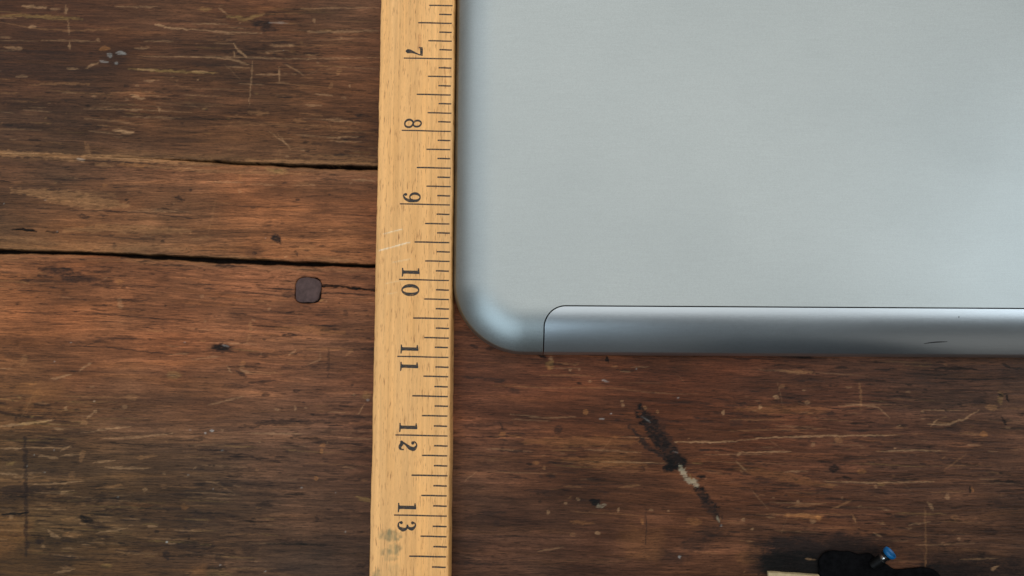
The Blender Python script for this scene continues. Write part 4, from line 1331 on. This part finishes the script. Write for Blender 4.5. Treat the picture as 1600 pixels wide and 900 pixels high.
def make_print():
    rng = random.Random(9)
    IN = 25.4
    skew = R(-1.0)
    lens = {}
    # measuring marks: eighths of an inch, four lengths
    for key, L, w in (('inch', 16.2, .34), ('half', 11.3, .38), ('quarter', 8.0, .36), ('eighth', 4.3, .38)):
        V, F = [], []
        band_poly([(-L, 0), (-L * .66, .03), (-L * .3, -.02), (-.1, 0)], [w * .9, w, w * .95, w * .9], 0, V, F)
        lens[key] = mesh_from('tick_mark', V, F, False)
    for m in lens.values():
        m.materials.append(INK)
    for k in range(3 * 8, 17 * 8):
        y = -(k / 8 - 10) * IN
        if y > 157 or y < -147:
            continue
        key = 'inch' if k % 8 == 0 else 'half' if k % 4 == 0 else 'quarter' if k % 2 == 0 else 'eighth'
        o = bpy.data.objects.new('tick_mark', lens[key])
        COL.objects.link(o)
        o.parent = ruler
        o.location = ((-.35 - rng.uniform(0, .35)) * MM, (y + rng.uniform(-.06, .06)) * MM, PZ * MM)
        o.rotation_euler = (0, 0, skew + rng.uniform(-.004, .004))
        o.scale = (1 + 0.0006 * (10 * IN - y) * 0.25 + rng.uniform(-.01, .01), 1, 1)
    cache = {}
    for n in range(7, 14):
        y = -(n - 10) * IN
        for i, ch in enumerate(str(n)):
            if ch not in cache:
                cache[ch] = glyph(ch)
                cache[ch].materials.append(INK)
            o = bpy.data.objects.new('numeral', cache[ch])
            COL.objects.link(o)
            o.parent = ruler
            wd = 3.7 if ch == '0' else 3.2
            # glyph x runs down the ruler, glyph y runs towards the marks
            ys = y + 1.15 + wd if i == 0 else y - 1.3
            o.location = (-16.35 * MM, ys * MM, (PZ + 0.015) * MM)
            o.rotation_euler = (0, 0, R(-90) + skew + rng.uniform(-.01, .01))


make_print()

# ------------------------------------------------------------------ tablet
TW, TH = 262.0, 196.0            # plan size
TR, TD = 24.0, 16.5              # corner radius, width of the curved border
TZ, TRIM = 12.6, 5.6             # height of the flat back, height of the rim
tablet = empty('tablet', (0.46 * MM, -24.35 * MM, 0.05 * MM), 'silver metal tablet lying face down beside the wooden ruler', 'tablet', R(-0.24))


def prof(d):
    u = 1 - min(max(d, 0) / TD, 1)
    z = TRIM + (TZ - TRIM) * (1 - u ** 2.25)
    e = max(0.0, 1 - max(d, 0) / 1.1)
    return z - 1.3 * e * e


def plan_dist(x, y):
    """inward distance from the outline and inward direction"""
    qx = abs(x - TW / 2) - (TW / 2 - TR)
    qy = abs(y - TH / 2) - (TH / 2 - TR)
    sx = -1 if x > TW / 2 else 1
    sy = -1 if y > TH / 2 else 1
    if qx > 0 and qy > 0:
        l = math.hypot(qx, qy) + 1e-9
        return TR - l, (sx * qx / l, sy * qy / l)
    if qx > qy:
        return TR - qx, (sx, 0)
    return TR - qy, (0, sy)


def top_normal(x, y):
    d, g = plan_dist(x, y)
    e = 0.02
    d = max(d, 0.04)
    s = (prof(d + e) - prof(d - e)) / (2 * e)
    v = Vector((-g[0] * s, -g[1] * s, 1))
    v.normalize()
    return v


def rounded_loop(d, z, nc=22):
    r = TR - d
    pts = []
    for cx, cy, a0 in ((TW - TR, TR, -90), (TW - TR, TH - TR, 0), (TR, TH - TR, 90), (TR, TR, 180)):
        for i in range(nc + 1):
            a = R(a0 + 90 * i / nc)
            pts.append((cx + r * math.cos(a), cy + r * math.sin(a), z))
    return pts


def make_tablet_shell():
    ds = [TD * (1 - math.cos(math.pi / 2 * k / 34)) for k in range(35)]
    loops = [rounded_loop(4.0, 0.3), rounded_loop(2.0, 0.7), rounded_loop(0.9, 1.6), rounded_loop(0.3, 2.7), rounded_loop(0.04, 3.7)]
    loops += [rounded_loop(d, prof(d)) for d in ds]
    V = [p for l in loops for p in l]
    n = len(loops[0])
    F = []
    for k in range(len(loops) - 1):
        for i in range(n):
            j = (i + 1) % n
            F.append((k * n + i, k * n + j, (k + 1) * n + j, (k + 1) * n + i))
    F.append(tuple(range((len(loops) - 1) * n, len(loops) * n)))
    F.append(tuple(range(n))[::-1])
    return mesh_from('shell', V, F)


def panel_cutter(off):
    """plan of the separate edge panel, grown (+) or shrunk (-) by off"""
    xa, xb, ys, r = 30.1 - off, TW - 30.1 + off, 15.75 + off, 6.9 + off
    pts = [(xa, -6.0)]
    for i in range(25):
        a = R(180 - 90 * i / 24)
        pts.append((xa + r + r * math.cos(a), ys - r + r * math.sin(a)))
    for i in range(25):
        a = R(90 - 90 * i / 24)
        pts.append((xb - r + r * math.cos(a), ys - r + r * math.sin(a)))
    pts.append((xb, -6.0))
    n = len(pts)
    V = [(x, y, -2.0) for x, y in pts] + [(x, y, 20.0) for x, y in pts]
    F = [tuple(range(n)), tuple(range(n, 2 * n))[::-1]]
    F += [(i, n + i, n + (i + 1) % n, (i + 1) % n) for i in range(n)]
    me = mesh_from('cutter', V, F, False)
    bm = bmesh.new()
    bm.from_mesh(me)
    bmesh.ops.recalc_face_normals(bm, faces=bm.faces)
    bm.to_mesh(me)
    bm.free()
    return me


def boolean(me, cut_me, op, name):
    a = bpy.data.objects.new('a', me)
    c = bpy.data.objects.new('c', cut_me)
    COL.objects.link(a)
    COL.objects.link(c)
    md = a.modifiers.new('b', 'BOOLEAN')
    md.operation = op
    md.object = c
    md.solver = 'EXACT'
    dg = bpy.context.evaluated_depsgraph_get()
    dg.update()
    out = bpy.data.meshes.new_from_object(a.evaluated_get(dg))
    out.name = name
    bpy.data.objects.remove(a)
    bpy.data.objects.remove(c)
    return out


def shade_from_profile(me):
    """true surface normals of the curved back on its faces, flat normals elsewhere"""
    me.polygons.foreach_set('use_smooth', [True] * len(me.polygons))
    nl = [None] * len(me.loops)
    for p in me.polygons:
        fn = p.normal.copy()
        cz = p.center.z / MM
        for li in p.loop_indices:
            co = me.vertices[me.loops[li].vertex_index].co / MM
            tn = top_normal(co.x, co.y)
            nl[li] = tn if (fn.z > 0.02 and cz > prof(0) - 0.02 and fn.dot(tn) > 0.75) else fn
    me.normals_split_custom_set([tuple(v) for v in nl])


def make_tablet():
    body = boolean(make_tablet_shell(), panel_cutter(0.2), 'DIFFERENCE', 'back_cover')
    pan = boolean(make_tablet_shell(), panel_cutter(-0.2), 'INTERSECT', 'edge_panel')
    for me in (body, pan):
        shade_from_profile(me)
        me.materials.clear()
    link('back_cover', body, ALU, tablet)
    po = link('edge_panel', pan, PANEL, tablet)
    po['label'] = 'long curved silver strip along the tablet edge with a rounded seam'
    # small dark scratch and a speck on the strip
    dk = mat_plain('dark_scratch', s2l((34, 34, 34)), 0.6)
    V, F = [], []
    b0 = 0
    for i in range(9):
        t = i / 8
        x = 153.7 + 7.4 * t
        y = 4.35 + 0.75 * t + 0.12 * math.sin(4 * t)
        w = 0.16 * math.sin(math.pi * (0.08 + 0.84 * t)) + .03
        for s in (-1, 1):
            yy = y + s * w
            V.append((x, yy, prof(plan_dist(x, yy)[0]) + 0.03))
    for i in range(8):
        F.append((2 * i, 2 * i + 2, 2 * i + 3, 2 * i + 1))
    link('scratch', mesh_from('scratch', V, F), dk, po)
    V, F = [], []
    for i in range(10):
        a = 2 * math.pi * i / 10
        x, y = 163.4 + .22 * math.cos(a), 12.9 + .22 * math.sin(a)
        V.append((x, y, prof(plan_dist(x, y)[0]) + 0.03))
    F.append(tuple(range(10)))
    link('speck', mesh_from('speck', V, F), dk, po)


make_tablet()

# ------------------------------------------------------------------ small things at the lower edge
BLACK = mat_plain('matte_black_cloth', (0.004, 0.004, 0.0045), 0.9, 0, 0.5, 500, 0.9, 0.8, 0.03)
STICK = mat_plain('pale_bare_wood', s2l((176, 156, 118)), 0.7, 0, 0.25, 500, 0.3, 0.1)
CHROME = mat_plain('bright_steel', (0.75, 0.72, 0.68), 0.22, 1.0, 0.05, 500, 0.05, 0.02)
BLUE = mat_plain('blue_plastic', s2l((14, 94, 148)), 0.38, 0, 0.08, 800, 0.05, 0.02)


def make_bag():
    """soft black bag; its flap reaches into the lower edge of the picture, its unseen body below is added to shade the table"""
    out = [(120.2, -98.0), (120.6, -94.0), (121.6, -90.4), (124.5, -88.4), (131.0, -88.2), (134.0, -89.2), (138.0, -89.4), (142.0, -91.6), (145.0, -93.6), (151.0, -93.7), (158.0, -94.6), (161.0, -96.4), (164.0, -99.0),
           (185.0, -103.0), (220.0, -106.0), (238.0, -125.0), (234.0, -165.0), (180.0, -175.0), (126.0, -170.0), (106.0, -150.0), (106.0, -122.0), (114.0, -104.0)]
    cx, cy = 165.0, -138.0
    pts = []
    n = len(out)
    for i in range(n):
        p0, p1, p2, p3 = (Vector(out[(i + k) % n]) for k in (-1, 0, 1, 2))
        for k in range(8):
            t = k / 8
            q = 0.5 * ((2 * p1) + (p2 - p0) * t + (2 * p0 - 5 * p1 + 4 * p2 - p3) * t * t + (3 * p1 - p0 - 3 * p2 + p3) * t ** 3)
            q = q + Vector((vn(q.x * .35, q.y * .35, 3) - .5, vn(q.x * .35, q.y * .35, 7) - .5)) * 1.2
            pts.append(q)
    prof_ = [(0.996, 0.05), (1.0, 0.3), (0.996, 0.7), (0.985, 1.0), (0.96, 1.6), (0.93, 3.0), (0.88, 10.0), (0.8, 28.0), (0.68, 55.0), (0.52, 78.0), (0.36, 90.0), (0.18, 95.0), (0.05, 96.0)]
    V, F = [], []
    m = len(pts)
    for s, z in prof_:
        for i, p in enumerate(pts):
            x, y = cx + (p.x - cx) * s, cy + (p.y - cy) * s
            lim = 1.0 + 2.3 * max(0.0, -98.5 - y)
            V.append((x - cx, y - cy, min(z * (1 + 0.04 * math.sin(i * .4 + z * .1)), lim) if z > .8 else z))
    for k in range(len(prof_) - 1):
        for i in range(m):
            j = (i + 1) % m
            F.append((k * m + i, (k + 1) * m + i, (k + 1) * m + j, k * m + j))
    F.append(tuple(range((len(prof_) - 1) * m, len(prof_) * m)))
    F.append(tuple(range(m))[::-1])
    me = mesh_from('black_bag_blocker', V, F)
    bm = bmesh.new()
    bm.from_mesh(me)
    bmesh.ops.recalc_face_normals(bm, faces=bm.faces)
    bm.to_mesh(me)
    bm.free()
    o = link('black_bag_blocker', me, BLACK, None, (cx * MM, cy * MM, 0.3 * MM))
    o['label'] = 'black bag edge with an added unseen body for shade, cut off by the lower right border of the picture'
    o['category'] = 'bag'


def vn(x, y, sd):
    return float(vnoise(np.array([x]), np.array([y]), sd)[0])


def lathe(prof_, n=32):
    V, F = [], []
    for r, z in prof_:
        for i in range(n):
            a = 2 * math.pi * i / n
            V.append((r * math.cos(a), r * math.sin(a), z))
    for k in range(len(prof_) - 1):
        for i in range(n):
            j = (i + 1) % n
            F.append((k * n + i, k * n + j, (k + 1) * n + j, (k + 1) * n + i))
    F.append(tuple(range(n))[::-1])
    F.append(tuple(range((len(prof_) - 1) * n, len(prof_) * n)))
    return V, F


def make_pin():
    root = empty('metal_pin', (139.0 * MM, -91.2 * MM, 3.0 * MM), 'tiny bright metal pin with a flared blue end leaning on the black bag', 'pin')
    ax = Vector((0.53, 0.69, 0.50)).normalized()
    root.rotation_euler = ax.to_track_quat('Z', 'Y').to_euler()
    root.scale = (0.86, 0.86, 0.86)
    for nm, pr, mt in (('shaft', [(1.7, -2.5), (1.75, 2.1), (1.5, 2.4)], mat_plain('black_shaft', (0.004, 0.004, 0.004), 0.5, spec=0.2)),
                       ('neck', [(1.5, 2.4), (1.55, 2.5), (1.5, 3.6)], CHROME),
                       ('collar', [(1.4, 3.6), (1.75, 3.7), (1.8, 4.6), (1.5, 4.8)], mat_plain('black_collar', (0.01, 0.01, 0.01), 0.35)),
                       ('blue_cap', [(1.5, 4.8), (2.0, 4.95), (2.35, 5.5), (2.4, 6.3), (2.3, 6.5), (2.05, 6.45), (1.7, 5.9), (0.4, 5.7)], BLUE)):
        V, F = lathe(pr)
        me = mesh_from(nm, V, F)
        sharp(me, 40)
        link(nm, me, mt, root)


def make_stick():
    pr = [(0, 0), (17.2, 0)]
    V, F = [], []
    sec = [(-.9, 0.0), (-.95, .8), (-.7, 1.3), (.5, 1.35), (.75, 1.0), (.75, 0.0)]
    for i in range(9):
        x = 16.6 * i / 8
        for (a, z) in sec:
            k = 0.9 if i in (0, 8) else 1.0
            V.append((x, a * k - 0.06 * x + .05 * math.sin(i * 1.7), z * k + .03 * math.sin(i * 2.3)))
    m = len(sec)
    for i in range(8):
        for j in range(m):
            F.append((i * m + j, i * m + (j + 1) % m, (i + 1) * m + (j + 1) % m, (i + 1) * m + j))
    F += [tuple(range(m))[::-1], tuple(range(8 * m, 9 * m))]
    me = mesh_from('wooden_stick', V, F)
    bm = bmesh.new()
    bm.from_mesh(me)
    bmesh.ops.recalc_face_normals(bm, faces=bm.faces)
    bm.to_mesh(me)
    bm.free()
    sharp(me, 40)
    o = link('pale_stick', me, STICK, None, (104.0 * MM, -95.6 * MM, 0.3 * MM))
    o['label'] = 'thin pale stick on the table left of the black bag'
    o['category'] = 'stick'


make_bag()
make_pin()
make_stick()
